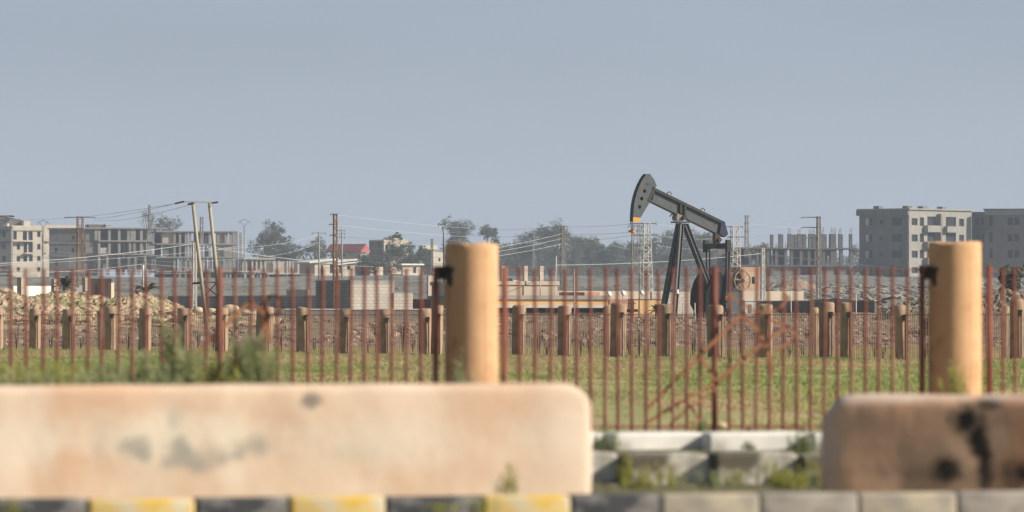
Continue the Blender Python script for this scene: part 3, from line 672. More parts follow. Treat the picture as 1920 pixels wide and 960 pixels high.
# bridle and polished rod
mb = MB()
for v in (-.09, .09): mb.tube(LP(1183.5, 414, 0)+AX_V*v, LP(1183.8, 434, 0)+AX_V*v, .018, n=5)
br = mb.build('bridle', M['pj_dark'], PJ)
mb = MB(); q = LP(1183.8, 434.5, 0); mb.beam(q-AX_V*.22, q+AX_V*.22, .16, .14); mb.tube(q-Vector((0,0,.12)), q+Vector((0,0,.14)), .08, n=8); mb.build('carrier_bar', M['pj_orange'], br)
mb = MB(); mb.tube(LP(1184,436), LP(1184,560), .03, n=6); mb.build('polished_rod', M['pylon_grey'], PJ)
mb = MB(); q = LP(1184,601); mb.tube(q, q+Vector((0,0,1.3)), .12, n=10); mb.tube(q+Vector((-.35,0,.6)), q+Vector((.35,0,.6)), .08); mb.tube(q+Vector((0,0,1.0)), q+Vector((0,0,1.06)), .22); mb.build('wellhead', M['pj_dark'], PJ)

# ------------------------------------------------------------------ buildings
def put(mb, name, m, parent, label=None): return mb.build(name, m, parent, label=label)
def cells(mb, a0, a1, z0, z1, holes, emit):
    xs = sorted({a0, a1, *[min(max(h[0], a0), a1) for h in holes], *[min(max(h[2], a0), a1) for h in holes]})
    zs = sorted({z0, z1, *[min(max(h[1], z0), z1) for h in holes], *[min(max(h[3], z0), z1) for h in holes]})
    for xa, xb in zip(xs, xs[1:]):
        run = None
        for za, zb in zip(zs, zs[1:]):
            cx, cz = (xa+xb)/2, (za+zb)/2
            solid = not any(h[0] < cx < h[2] and h[1] < cz < h[3] for h in holes)
            if solid and xb-xa > 1e-5 and zb-za > 1e-5:
                if run is None: run = [za, zb]
                else: run[1] = zb
            else:
                if run: emit(xa, xb, *run)
                run = None
        if run: emit(xa, xb, *run)
class Bld:
    """building with corner at px pc nearest to the camera; +x face runs right and back, +y face runs left and back"""
    def __init__(s, name, label, cat, pc, D, ybase, theta, xl, xr, ytop, m, m2=None, group=None, parapet=0, thick=.35, skip_core=False, sink=1.5):
        s.D = D; s.s = D/F; s.pc = pc; s.yb = ybase; s.th = theta; s.c = max(cos(theta), .05); s.sn = max(sin(theta), .05)
        s.T = empty(name, P(pc, ybase, D), theta, label, cat, group); s.m = m; s.m2 = m2 or m; s.t = thick
        s.Lx = (xr-pc)*s.s/s.c; s.Ly = (pc-xl)*s.s/s.sn; s.H = s.z(ytop); s.hx = []; s.hy = []; s.sink = sink
        s.lefty = s.Ly > .3
        if not s.lefty: s.Ly = 8.0
    def z(s, y): return (s.yb-y)*s.s
    def x(s, px): return (px-s.pc)*s.s/s.c
    def y(s, px): return (s.pc-px)*s.s/s.sn
    def win(s, rects, face='x', m='void', nm='window', rec=None, frame=True):
        rec = rec if rec is not None else s.t*.75
        for (a, y0, c, y1) in rects:
            z0, z1 = s.z(y1), s.z(y0)
            if face == 'x':
                x0, x1 = s.x(a), s.x(c); s.hx.append((x0, z0, x1, z1)); mb = MB(); mb.box(x0+.004, x1-.004, rec, rec+.06, z0+.004, z1-.004)
            else:
                x0, x1 = s.y(c), s.y(a); s.hy.append((x0, z0, x1, z1)); mb = MB(); mb.box(rec, rec+.06, x0+.004, x1-.004, z0+.004, z1-.004)
            o = mb.build(nm, M[m], s.T)
    def hole(s, rects, face='x'):
        for (a, y0, c, y1) in rects:
            if face == 'x': s.hx.append((s.x(a), s.z(y1), s.x(c), s.z(y0)))
            else: s.hy.append((s.y(c), s.z(y1), s.y(a), s.z(y0)))
    def finish(s, roof=None, over=0.0, core=True, par=.0):
        t = s.t; mb = MB(); cells(mb, 0, s.Lx, -s.sink, s.H, s.hx, lambda a, b_, z0, z1: mb.box(a, b_, 0, t, z0, z1)); put(mb, 'wall', s.m, s.T)
        mb = MB(); cells(mb, t+.003, s.Ly, -s.sink, s.H, s.hy, lambda a, b_, z0, z1: mb.box(0, t, a, b_, z0, z1)); put(mb, 'wall', s.m2, s.T)
        mb = MB(); mb.box(s.Lx-t, s.Lx, t+.003, s.Ly-.003, -s.sink, s.H); mb.box(t+.003, s.Lx-t-.003, s.Ly-t, s.Ly, -s.sink, s.H); put(mb, 'wall', s.m2, s.T)
        if core: mb = MB(); mb.box(t+.35, s.Lx-t-.1, t+.35, s.Ly-t-.1, -s.sink, s.H-.3); put(mb, 'room_shade_core', M['void'], s.T)  # near-black core paints the shade of the rooms behind the openings
        mb = MB(); mb.box(-over, s.Lx+over, -over, s.Ly+over, s.H, s.H+.25); put(mb, 'roof', roof or s.m, s.T)
        return s
    def boxx(s, nm, a, y0, c, y1, dep0, dep1, m):
        mb = MB(); mb.box(s.x(a), s.x(c), dep0, dep1, s.z(y1), s.z(y0)); return put(mb, nm, m, s.T)

# J: big grey block of flats on the right
J = Bld('apartment_building', 'grey five storey block with lit balcony side behind the right pillar', 'building', 1704.5, 1010, 527, radians(48), 1616, 1833, 393, M['concrete'], M['concrete_dark'])  # left face takes the darker concrete: its shade is in the colour
rows = [(408,422),(438.5,452.5),(469,483),(500,512)]
for y0, y1 in rows:
    J.win([(1625.5, y0, 1633, y1)], 'y', m='white', nm='window'); J.win([(1633.6, y0, 1639, y1)], 'y')  # white pane paints in the brightness seen through the opening
    J.win([(1652.5, y0+4.5, 1658, y1-2)], 'y'); J.win([(1673.5, y0, 1692, y1)], 'y')
    J.win([(1710, y0+1, 1722, y1)], 'x'); J.win([(1726.5, y0-1, 1735, y1+1)], 'x', rec=.3); J.win([(1742, y0-3, 1760, y1+2)], 'x', nm='balcony_shade_panel')  # dark balcony panels paint the shade of the recesses
    J.win([(1769.5, y0+10, 1773, y1+14)], 'x'); J.win([(1780, y0-3, 1801, y1+1)], 'x', nm='balcony_shade_panel'); J.win([(1807.5, y0, 1817.5, y1)], 'x')
    J.boxx('balcony', 1734, y1, 1761, y1+12.5, -1.0, -.004, M['concrete']); J.boxx('balcony', 1776, y1+1, 1802, y1+12.5, -.8, -.004, M['concrete'])
    J.boxx('fin_wall', 1761.5, y0-8, 1764.5, y0+22, -.9, -.004, M['concrete_dark'])
J.finish(over=.35)
mb = MB(); mb.box(-.4, -.004, 0, J.Ly+.4, J.H-.95, J.H-.004); put(mb, 'parapet', M['concrete_dark'], J.T)
for px in (1663, 1720, 1751, 1791): mb = MB(); mb.box(J.x(max(px, 1706)), J.x(max(px, 1706))+1.2, 2+(0 if px > 1700 else 5), 3.2+(0 if px > 1700 else 5), J.H+.25, J.H+.75); put(mb, 'roof_tank', M['concrete_dark'], J.T)
K = Bld('apartment_building', 'grey brown five storey block running out of the picture at right', 'building', 1846, 1022, 527, radians(-14), 1845, 1990, 394, M['concrete_dark'])
for y0, y1 in rows:
    K.win([(1855, y0-3, 1861, y1+1), (1888.5, y0, 1897.5, y1), (1901, y0, 1909.5, y1), (1935, y0, 1945, y1)], 'x')
K.finish(over=.2)
K2 = Bld('connecting_building', 'dark lower connecting part between the two blocks of flats', 'building', 1822, 1028, 527, radians(-14), 1821, 1846, 400, M['grey_shade'])
for y0, y1 in rows: K2.win([(1829, y0+2, 1836, y1), (1840, y0, 1844, y1)])
K2.finish()
mb = MB(); mb.box(K.x(1846.5), K.x(1990), -.18, -.004, K.z(403), K.z(394.5)); put(mb, 'parapet', M['concrete'], K.T)

def wobble0(): return random.uniform(-.05, .05)
# L: unfinished column structure
def skeleton(name, label, x0, x1, D, yb, theta, slabs, cols, depth, m, infill=(), colw=.35, rebar=None, back=True, mcol=None, void=True, sink=1.0):
    T = empty(name, P(x0, yb, D), theta, label, 'building'); s = D/F/cos(theta); sz = D/F
    X = lambda px: (px-x0)*s; Z = lambda y: (yb-y)*sz
    for (a, c, y) in slabs: mb = MB(); mb.box(X(a), X(c), -.3, depth, Z(y)-.13, Z(y)+.13); mb.build('floor_slab', m, T)
    for (px, y0, y1) in cols:
        for k, yy in enumerate(([0, depth*.5, depth-.5] if back else [0])):
            if k and random.random() < .15: continue
            mb = MB(); mb.box(X(px)-colw/2, X(px)+colw/2, yy+.02, yy+.02+colw, Z(y1)+.135-(sink if y1 >= yb-1 else 0), Z(y0)-.135); mb.build('column', mcol or m, T)
            if rebar and k == 0:
                for j in range(4): mb = MB(); a = X(px)+(-.5+j/3)*colw*.8; mb.tube((a, .1, Z(y0)), (a+random.uniform(-.1, .1), .1, Z(y0)+random.uniform(.5, 1.1)), .03, n=4); mb.build('rebar', M['pylon_rust'], T)
    for (a, y0, c, y1, dep, mm) in infill: mb = MB(); mb.box(X(a)+.01, X(c)-.01, dep, dep+.2, Z(y1)+.135, Z(y0)-.135); mb.build('wall_shade_infill', M[mm], T)  # walls, and void panels that paint the shade of open rooms
    return T
random.seed(21)
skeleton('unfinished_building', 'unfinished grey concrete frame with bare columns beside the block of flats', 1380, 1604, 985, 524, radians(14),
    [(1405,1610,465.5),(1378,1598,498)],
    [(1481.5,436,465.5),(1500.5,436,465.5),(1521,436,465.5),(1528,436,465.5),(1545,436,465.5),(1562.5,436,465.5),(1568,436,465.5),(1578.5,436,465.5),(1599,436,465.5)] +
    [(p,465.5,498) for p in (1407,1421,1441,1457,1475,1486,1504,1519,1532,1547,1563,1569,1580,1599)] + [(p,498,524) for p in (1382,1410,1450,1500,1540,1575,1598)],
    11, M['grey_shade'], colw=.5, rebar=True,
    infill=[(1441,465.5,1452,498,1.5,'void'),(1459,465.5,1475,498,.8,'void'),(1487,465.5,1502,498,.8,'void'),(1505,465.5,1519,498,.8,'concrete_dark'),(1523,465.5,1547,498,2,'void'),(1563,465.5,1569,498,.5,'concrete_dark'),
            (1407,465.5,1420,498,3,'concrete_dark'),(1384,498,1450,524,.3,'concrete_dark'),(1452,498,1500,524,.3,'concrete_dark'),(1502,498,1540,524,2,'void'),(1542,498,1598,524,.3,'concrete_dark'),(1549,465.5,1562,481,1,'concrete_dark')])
B1 = Bld('utility_building', 'dark grey low building left of the unfinished columns', 'building', 1345, 995, 524, radians(10), 1344, 1404, 466, M['concrete_dark']); B1.win([(1356,476,1366,490),(1388,474,1398,492)]); B1.finish()

# left town
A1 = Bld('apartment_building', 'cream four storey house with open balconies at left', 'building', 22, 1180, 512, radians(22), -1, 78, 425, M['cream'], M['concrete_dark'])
for y0, y1 in ((434,445),(457,468),(480,490),(501,509)):
    A1.win([(68,y0,74,y1)] if y0 != 434 else [(68,434,74,444)]);
    if y0 != 434: A1.win([(31,y0,37,y1)])
A1.win([(24.5,434,31,449),(42,434,49,450),(51,434,60,450)], nm='balcony_shade_panel'); A1.win([(43.5,454,60,473)], nm='balcony_shade_panel'); A1.win([(43,478,50,491),(53,478,60,491)])  # balcony panels carry the recess shade as near-black colour
A1.boxx('balcony', 18, 451, 61, 453, -1.0, -.004, M['cream']); A1.boxx('balcony', 44, 474, 60, 476, -1.0, -.004, M['cream']); A1.boxx('cornice', 21, 425, 80, 432, -.25, -.004, M['cream'])
A1.boxx('column', 49.5, 435, 51, 451, -.3, -.01, M['white']); A1.boxx('column', 49.5, 456, 51, 474, -.3, -.01, M['white'])
A1.finish(over=.1)
A1.boxx('stair_tower', 46, 413, 58, 424, 1, 4, M['cream']); A1.boxx('roof_room', 14, 410, 45.5, 424, 3, 7, M['concrete_dark'])
A0 = Bld('apartment_building', 'grey house with a curved roof canopy at the left edge', 'building', -30, 1150, 512, radians(-4), -31, 21, 427, M['concrete_dark'])
A0.win([(4,434,11,445),(4,457,11,467),(4,480,11,490),(4,501,11,509)], m='void'); A0.finish(over=.15)
mb = MB(); pts = [(A0.x(-20+i*4.5), A0.z(405+ (.5 if i < 5 else (i-5)*.9))) for i in range(11)]; mb.prism([(x, z) for x, z in pts]+[(x, z-.25) for x, z in pts[::-1]], -1, 3); put(mb, 'roof_canopy', M['insul'], A0.T)
A0.boxx('roof_room', -20, 409, 13, 424, .5, 3, M['offwhite'])
for y in (428, 450): A0.boxx('balcony', -20, y, 23, y+2.2, -1.0, -.004, M['concrete_dark'])
A2 = Bld('annex', 'cream stepped annex right of the cream balcony house', 'building', 79, 1170, 512, radians(20), 78, 145, 424, M['cream'], M['cream'])
for i in range(1): A2.win([(99.5,425,103,433)], m='concrete_dark')
A2.hx += [(A2.x(84), A2.z(470), A2.x(146), A2.z(433))]; A2.finish(core=False)
A2.boxx('balcony', 79, 440, 87, 452, -.5, -.004, M['cream']); A2.boxx('balcony', 87, 444, 93, 453, -.5, -.004, M['cream']); A2.boxx('balcony', 79, 461, 88, 474, -.5, -.004, M['cream'])
B2 = Bld('apartment_building', 'plain grey four storey block between the cream house and the concrete frame', 'building', 92, 1140, 512, radians(-3), 91, 183, 430, M['concrete_dark'])
B2.win([(104,445,108,451)], m='offwhite'); B2.win([(102,465,108,474),(103,489,108,499),(134,442,140,449),(134,465,139,473),(134,489,139,498),(158,442,164,449),(156,462,164,472),(170,482,177,492)]); B2.finish(over=.3)
for y in (455, 479): B2.boxx('floor_band', 91, y, 183, y+2, -.12, -.004, M['concrete'])
random.seed(22)
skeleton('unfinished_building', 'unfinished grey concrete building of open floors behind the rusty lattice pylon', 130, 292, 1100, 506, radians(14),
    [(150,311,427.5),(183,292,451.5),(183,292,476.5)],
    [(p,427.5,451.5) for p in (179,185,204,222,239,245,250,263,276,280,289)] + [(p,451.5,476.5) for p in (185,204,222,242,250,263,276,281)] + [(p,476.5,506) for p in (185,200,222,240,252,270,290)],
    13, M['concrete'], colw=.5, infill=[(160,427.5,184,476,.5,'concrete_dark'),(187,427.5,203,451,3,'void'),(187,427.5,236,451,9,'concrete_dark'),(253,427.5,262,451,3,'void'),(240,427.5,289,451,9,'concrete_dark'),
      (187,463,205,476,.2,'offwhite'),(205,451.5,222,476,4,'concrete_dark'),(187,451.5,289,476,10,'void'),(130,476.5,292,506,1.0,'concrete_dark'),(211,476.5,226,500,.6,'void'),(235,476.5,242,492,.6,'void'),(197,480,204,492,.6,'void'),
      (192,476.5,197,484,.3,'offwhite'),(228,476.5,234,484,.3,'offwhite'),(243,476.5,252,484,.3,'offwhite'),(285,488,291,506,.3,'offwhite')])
mb = MB()
TT = empty('roof_hut', P(168, 428, 1104), radians(14), 'dark grey hut on the roof of the open floored frame', 'roof hut'); s_ = 1104/F
mb.box(0, 32*s_, 1, 5, 0, 7.5*s_); mb.build('hut_wall', M['concrete_dark'], TT); mb = MB(); mb.box(31.5*s_, 46*s_, .5, 5.5, 5.5*s_, 8*s_); mb.build('canopy_slab', M['offwhite'], TT)
random.seed(23)
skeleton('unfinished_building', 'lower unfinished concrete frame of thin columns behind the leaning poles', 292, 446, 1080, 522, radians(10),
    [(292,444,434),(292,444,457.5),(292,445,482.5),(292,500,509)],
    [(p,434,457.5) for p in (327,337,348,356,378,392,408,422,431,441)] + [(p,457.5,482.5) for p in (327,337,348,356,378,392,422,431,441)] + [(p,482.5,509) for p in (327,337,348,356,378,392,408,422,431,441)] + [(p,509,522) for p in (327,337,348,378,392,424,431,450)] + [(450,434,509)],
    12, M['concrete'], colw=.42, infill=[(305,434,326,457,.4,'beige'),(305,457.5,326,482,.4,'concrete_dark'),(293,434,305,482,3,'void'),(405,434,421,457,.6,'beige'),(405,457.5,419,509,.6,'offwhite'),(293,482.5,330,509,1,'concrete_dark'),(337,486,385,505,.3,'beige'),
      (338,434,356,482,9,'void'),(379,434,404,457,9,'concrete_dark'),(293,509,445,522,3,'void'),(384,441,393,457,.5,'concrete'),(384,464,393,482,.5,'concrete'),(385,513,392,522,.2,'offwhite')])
random.seed(24)
skeleton('low_frame_building', 'low pale concrete frame with flat slab roof under the big trees', 452, 602, 1060, 524, radians(12),
    [(458,515,485),(452,500,509),(500,600,513)],
    [(p,485,509) for p in (456,462,473,481,489,497)] + [(p,488,513) for p in (513,522,538,543,549,559,565,575,593)] + [(p,513,524) for p in (503,538,565,590)] + [(p,509,524) for p in (460,489)],
    8, M['offwhite'], colw=.3, infill=[(474,485,492,509,2,'concrete'),(503,490,512,513,.5,'beige'),(523,489,537,513,.2,'beige'),(503,490,590,513,6,'concrete_dark'),(462,485,500,509,6,'concrete_dark'),(575,502,588,513,-.2,'offwhite'),(470,509,477,524,.1,'offwhite'),
      (540,519,552,524,-.1,'white'),(562,519,573,524,-.1,'white'),(453,513,600,524,5,'void')])
# house with slanting white roof
def house(name, label, x0, x1, D, yb, ytop, theta, m, roofpts=None, wins=(), mroof=None, depth=7, cat='house', xl=None):
    B = Bld(name, label, cat, x0, D, yb, theta, x0-1 if xl is None else xl, x1, ytop, m)
    for wv in wins: B.win([wv])
    if B.lefty is False: B.Ly = depth
    B.finish(roof=mroof or m, over=.25); return B
def slope_roof(B, pts, th, dep, m):
    mb = MB(); q = [(B.x(x), B.z(y)) for x, y in pts]; mb.prism(q+[(x, z-th) for x, z in q[::-1]], -.6, dep); put(mb, 'sloping_roof', m, B.T)
h1 = house('house', 'pale house with two sloping white roofs below the red roof', 590, 664, 1020, 520, 494, radians(25), M['cream'], wins=[(601,497,606,520),(618,495,627,512),(635,494,641,512),(650,493,656,505)])
slope_roof(h1, [(578,491),(604,488),(632,484),(632,493)], .25, 7, M['white']); slope_roof(h1, [(628,490),(676,484.5),(676,489),(628,495)], .2, 8, M['white'])
B = Bld('house', 'beige house with a large faded red gable roof', 'house', 676, 1150, 500, radians(50), 618, 686, 475, M['cream'], M['beige'])
B.win([(640,470,646,480),(628,470,634,480)], 'y'); B.finish()
mb = MB(); 
def rr(px, y, off): q = Vector((0, 0, 0)); return q
T = B.T; z0 = B.z(471); z1 = B.z(457); Ly = B.Ly+1; Lx = B.Lx+.6
mb.add([(-.6,-.6,z0),(-.6,Ly,z0),(Lx/2,Ly,z1),(Lx/2,-.6,z1),(Lx,-.6,z0),(Lx,Ly,z0),(-.6,-.6,z0-.2),(-.6,Ly,z0-.2),(Lx,-.6,z0-.2),(Lx,Ly,z0-.2)],
       [(0,1,2,3),(3,2,5,4),(0,3,4,8,6),(1,7,9,5,2),(6,7,1,0),(8,4,5,9),(6,8,9,7)]); put(mb, 'gable_roof', M['redroof'], T)
B = Bld('house', 'beige two storey flat roofed house with roof room behind dark trees', 'house', 720, 1160, 500, radians(38), 691, 765, 452, M['beige'], M['concrete_dark'])
B.win([(722,460,728,470),(733,458,738,462),(751,458,756,470)]); B.finish(); B.boxx('roof_room', 744, 446, 752, 451.5, 1, 4, M['cream']); B.boxx('roof_room', 758, 448, 764, 451.5, 1, 3, M['cream']); B.boxx('water_tank', 755.5, 445, 758, 451.5, .5, 1.2, M['leaf_dark'])
B = Bld('house', 'cream two storey house with a flat roof rim at the foot of a thin mast', 'house', 787, 1120, 500, radians(28), 785, 815, 462, M['cream'])
B.win([(800,474,803.5,480),(806,488,811,496)]); B.finish(over=.1); B.boxx('parapet', 789, 460, 816.5, 468, -.9, -.004, M['cream'])
B = Bld('annex', 'low sunlit annex right of the cream two storey house', 'house', 814, 1125, 500, radians(28), 813, 833, 475, M['cream']); B.win([(822,484,826,490)]); B.finish()
B = Bld('hut', 'small cream hut with a flat white roof among dark trees', 'hut', 755, 1000, 520, radians(30), 752, 788, 497, M['cream']); B.win([(774.5,501,780,512)]); B.finish(roof=M['white'], over=.5)
B = Bld('hut', 'low pale shed behind the small tree left of the hut', 'shed', 690, 1010, 521, radians(28), 668, 718, 503, M['cream'], M['concrete']); B.win([(700,507,706,516)]); B.finish()
# mid-distance walls and buildings
B = Bld('block_building', 'roofless concrete block building with lit right side in the middle', 'building', 657, 372, 581, radians(38), 589, 738, 532.5, M['cmu_pale'], M['cmu'], sink=1.0)  # paler blocks on the sunlit side, greyer on the shaded: light in colour
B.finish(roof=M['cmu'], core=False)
B = Bld('block_annex', 'lower pale block annex right of the block building', 'building', 738.5, 374, 581, radians(30), 737, 774, 556, M['cmu_pale'], sink=1.0); B.finish(core=False)
def wall(name, label, x0, d0, x1, d1, y0, y1, m, th=.2, cap=None, y1b=None, cat='wall', caph=.07, sink=.8, group=None):
    A = P(x0, y1, d0); Bp = P(x1, y1b or y1, d1); L = math.hypot(Bp.x-A.x, Bp.y-A.y); ang = math.atan2(Bp.y-A.y, Bp.x-A.x)
    T = empty(name, A, ang, label, cat, group); mb = MB(); mb.box(0, L, 0, th, -sink, (y1-y0)/F*d0); mb.build('wall', m, T)
    if cap: mb = MB(); zt = (y1-y0)/F*d0; mb.box(-.03, L+.03, -.04, th+.04, zt+.002, zt+caph); mb.build('coping', cap, T)
    return T
wall('low_wall', 'low grey wall with pale coping in front of the block building', 535, 330, 836, 332, 581, 603, M['concrete_dark'], cap=M['offwhite'])
wall('boundary_wall', 'long grey wall with thin white coping behind the boulders', 225, 405, 592, 398, 556.5, 592, M['cmu'], cap=M['offwhite'])
wall('red_panel', 'dark red metal sheet right of the pale block annex', 774, 372, 834, 371, 561, 584, mat('dark red metal sheet', (.20,.03,.03), (.26,.06,.05), .8, stretch=(4,1,.3)), cat='metal sheet')
wall('wall_slab', 'upright pale slab left of the middle thick pillar', 803, 385, 822, 385.4, 517, 556, M['beige'], cat='wall slab')
B = Bld('long_building', 'long low building with ochre band and strip windows behind the far fence', 'building', 900, 362, 592, radians(24), 899, 1141, 561, M['ochre'], sink=.5)
B.win([(935,578,985,587.5),(988,578,1024,587.5),(1028,578,1052,587.5),(1072,578,1110,587.5),(1112,578,1138,587.5)], m='glass'); B.finish(roof=M['concrete'], over=.15)
B.boxx('sun_canopy', 905, 571.5, 1146, 577, -1.0, -.004, M['offwhite']); B.boxx('sill', 905, 588, 1140, 592, -.12, -.004, M['white'])
B = Bld('rooftop_room', 'plain beige unfinished storey with columns on its roof, middle of the picture', 'building', 900, 372, 562, radians(24), 899, 1046, 534, M['beige'], sink=0); B.finish(roof=M['beige'], over=.1)
for px in (948, 991, 1021): B.boxx('column', px-3, 498, px+3.5, 526.5, .4, .65, M['beige'])
B.boxx('roof_clutter', 956, 526, 968, 526.6, .5, 1.4, M['insul'])
for a, y0, c, m_ in ((958,523,968,'tarp'),(969,527,984,'white'),(936,526,941,'white'),(984,525,987,'white')): B.boxx('roof_clutter', a, y0-1.5, c, y0+3, .6, 1.1, M[m_])
wall('garden_wall', 'long beige wall behind the white dish antennas', 1046, 378, 1245, 382, 545.5, 562, M['beige'], sink=.8)
wall('brown_shed', 'low brown patched shed in front of the beige wall', 1048, 376, 1096, 375, 548, 559, M['redbrown'], th=2, cat='shed')
wall('redbrown_wall', 'red brown patterned wall section in front of the pumpjack rod', 1143, 366, 1179, 366.7, 561, 590, M['redbrown'])
wall('ochre_wall', 'ochre wall section with a dark top right of the red brown one', 1180.5, 364, 1243, 365.2, 562, 590, M['ochre'], cap=M['insul'], caph=.04)
wall('pale_block_wall', 'pale block wall behind the legs of the pumpjack', 1222, 368, 1334, 370.2, 547, 600, M['cmu_pale'])
for (px, y, n) in ((1141,553,'at the end of the ochre band'),(1168,552,'above the red brown wall'),(1203,551,'above the ochre wall')):
    T = empty('satellite_dish', P(px, y+6, 364.5), radians(35), 'small white dish antenna '+n, 'dish antenna', 'white dish antennas'); mb = MB()
    mb.lathe([(.0, 0.0), (.08, .01), (.16, .045), (.2, .08)], 14); o = mb.build('dish', M['white'], T, smooth=True); o.rotation_euler = (radians(65), 0, 0); o.location = (0, 0, .25)
    mb = MB(); mb.tube((0, .05, -.3), (0, .05, .2), .02); mb.build('mast', M['pylon_grey'], T)
B = Bld('kiosk_house', 'salmon cabin with one small window behind the flywheel', 'cabin', 1388, 430, 546, radians(20), 1386, 1426, 507, mat('salmon plaster', (.50,.33,.24), (.56,.39,.29), 1, c3=(.4,.26,.2), s3=1)); B.win([(1410,519,1416,532)], m='glass'); B.finish()
wall('beige_wall', 'short beige wall right of the salmon cabin', 1392, 418, 1507, 420.5, 545.5, 562, M['beige'])
wall('boundary_wall', 'long dark grey wall with white coping left of the rubble', 1392, 385, 1640, 372, 566, 601, M['concrete_dark'], cap=M['offwhite'], y1b=600)
T = empty('switch_cabinet', P(1397, 595, 352), radians(15), 'pale switch cabinet with a small door right of the pumpjack', 'cabinet'); s_ = 352/F
mb = MB(); mb.box(0, 22*s_, 0, .7, 0, 31*s_); mb.build('case', M['kiosk'], T); mb = MB(); mb.box(.2, .42, -.02, -.002, .25, .8); mb.build('door', M['concrete_dark'], T); mb = MB(); mb.box(-.05, 22*s_+.05, -.05, .75, 31*s_+.002, 31*s_+.05); mb.build('lid', M['white'], T)
# clutter behind the sand mound
wall('ruined_post', 'pink brown gate post standing on the sand mound', 40, 300, 48.5, 300.3, 520, 549, M['beige'], th=.3, cat='gate post', sink=1.5)
wall('ruined_post', 'short beige gate post left of the palm', 101.5, 300, 106.5, 300.2, 523, 549, M['beige'], th=.2, cat='gate post', sink=1.5)
wall('ruined_post', 'thin beige post behind the rusty pylon foot', 160, 300, 165, 300.2, 521, 552, M['beige'], th=.2, cat='gate post', sink=1.5)
wall('ruined_post', 'weathered cream post right of the brown hut', 208.5, 298, 214, 298.2, 530, 554, M['sandrock'], th=.2, cat='gate post', sink=1.5)
wall('white_wall', 'low white wall behind the palm on the mound', 25, 310, 110, 312, 536, 552, M['white'], sink=1.5)
wall('white_wall', 'low white wall piece by the foot of the rusty pylon', 143, 310, 159, 310, 535, 552, M['white'], sink=1.5)
B = Bld('brown_hut', 'small dark brown hut behind the sand mound', 'hut', 169, 305, 552, radians(5), 168, 209, 531, mat('dark brown boards', (.085,.06,.055), (.12,.09,.08), 1.5), sink=2); B.finish(core=False)
wall('ruin_wall', 'broken beige wall pieces left of the block building', 537, 425, 577, 424, 543, 557, M['beige'])
# ------------------------------------------------------------------ mounds, rubble
def mound(name, label, prof, D, dep, m, nz_=.35, yfoot=600, nx=260, ny=60, seed=0):
    mb = MB(); vs_ = []; fs = []; x0, x1 = prof[0][0], prof[-1][0]
    for j in range(ny+1):
        t = j/ny; y = D - dep*.75 + t*dep; 
        for i in range(nx+1):
            px = lerp(x0, x1, i/nx); X = (px-960)/F*D; h = P(0, interp(prof, px), D).z; g = G(X, y)-.25
            k = sin(min(1, t/.75)*pi/2) if t < .75 else cos((t-.75)/.25*pi/2)
            q = Vector((X*1.1, y*.9, seed)); nn = mnoise.noise(q*.5)*nz_*.5 + mnoise.noise(q*3.1)*nz_*.35 + mnoise.noise(q*7.7)*nz_*.35
            vs_.append((X, y, g + max(0, h-g)*k + nn*k*min(1, max(0, h-g)*1.5)))
    n = nx+1
    for j in range(ny):
        for i in range(nx): fs.append((j*n+i, j*n+i+1, (j+1)*n+i+1, (j+1)*n+i))
    mb.add(vs_, fs); o = mb.build(name, m, smooth=False); return tag(o, label, 'mound')
mound('sand_mound', 'long sandy earth mound with green tufts at left', [(-60,536),(0,544),(15,548),(30,555),(60,559),(100,553),(130,552),(170,560),(205,563),(235,561),(262,555),(285,558),(315,568),(345,581),(372,596),(385,606)], 262, 26, M['sand'], .36, seed=2)
mound('sand_mound', 'low sandy mound behind the far fence in the left half', [(340,602),(362,590),(385,588),(405,578),(430,576),(455,584),(480,581),(505,586),(530,600)], 255, 10, M['sand'], .2, nx=60, seed=5)
mound('earth_mound', 'dark earth mound under the bushes at the right edge', [(1735,600),(1760,575),(1800,560),(1850,548),(1880,541),(1900,548),(1920,553),(1960,550),(2000,560)], 235, 20, mat('dark stony earth', (.15,.11,.08), (.26,.20,.14), .8, c3=(.10,.105,.05), s3=.5, bump=.5), .3, nx=90, seed=9)
mound('earth_mound', 'grassy rubble heap left of the right thick pillar', [(1636,601),(1650,586),(1668,574),(1690,570),(1715,562),(1740,560),(1770,575),(1790,590)], 300, 16, mat('olive rubble', (.20,.18,.12), (.32,.29,.22), .8, c3=(.12,.13,.06), s3=.5, bump=.5), .35, nx=70, seed=12)
mound('earth_mound', 'far brown spoil heap behind the short beige wall', [(1440,545),(1460,533),(1480,526),(1500,526),(1520,534),(1540,545)], 560, 12, mat('brown spoil', (.26,.18,.13), (.34,.26,.2), .5), .3, nx=50, seed=15)
# boulders
random.seed(31)
for (px, y, r, lab) in ((372,583,11,'tan boulder left of the leaning pole foot'),(395,582,8,'pale boulder between the two leaning poles'),(432,580,14,'large pale boulder right of the leaning poles'),(462,586,9,'pale rock with a round top left of the loop ornament'),(163,580,8,'pale rock at the foot of the sand mound'),(10,545,9,'orange earth lump at the left top of the mound')):
    mb = MB(); q = P(px, y, 252); mb.rock((0, 0, 0), r/F*252*1.1, 1.4, 1, .8); o = mb.build('boulder', M['sandrock']); o.location = q; tag(o, lab, 'boulder', 'boulders by the sand mound')
    o.modifiers.new('s', 'SUBSURF').levels = 1
for (px, y, r, lab) in ((1352,798,11,'small tan stone at the foot of the fence post'),(1409,805,12,'flat pale stone at the fence foot in the gap'),(1502,806,13,'pale stone by the edging slabs near the brown barrier'),(1528,780,5,'tiny pale stone right against the last fence bar in the gap')):
    d = nd(px)+.5; mb = MB(); mb.rock((0, 0, 0), r/F*d, 1.3, 1, .9); o = mb.build('stone', M['sandrock']); o.location = P(px, y, d); tag(o, lab, 'stone', 'stones at the fence foot'); o.modifiers.new('s', 'SUBSURF').levels = 1
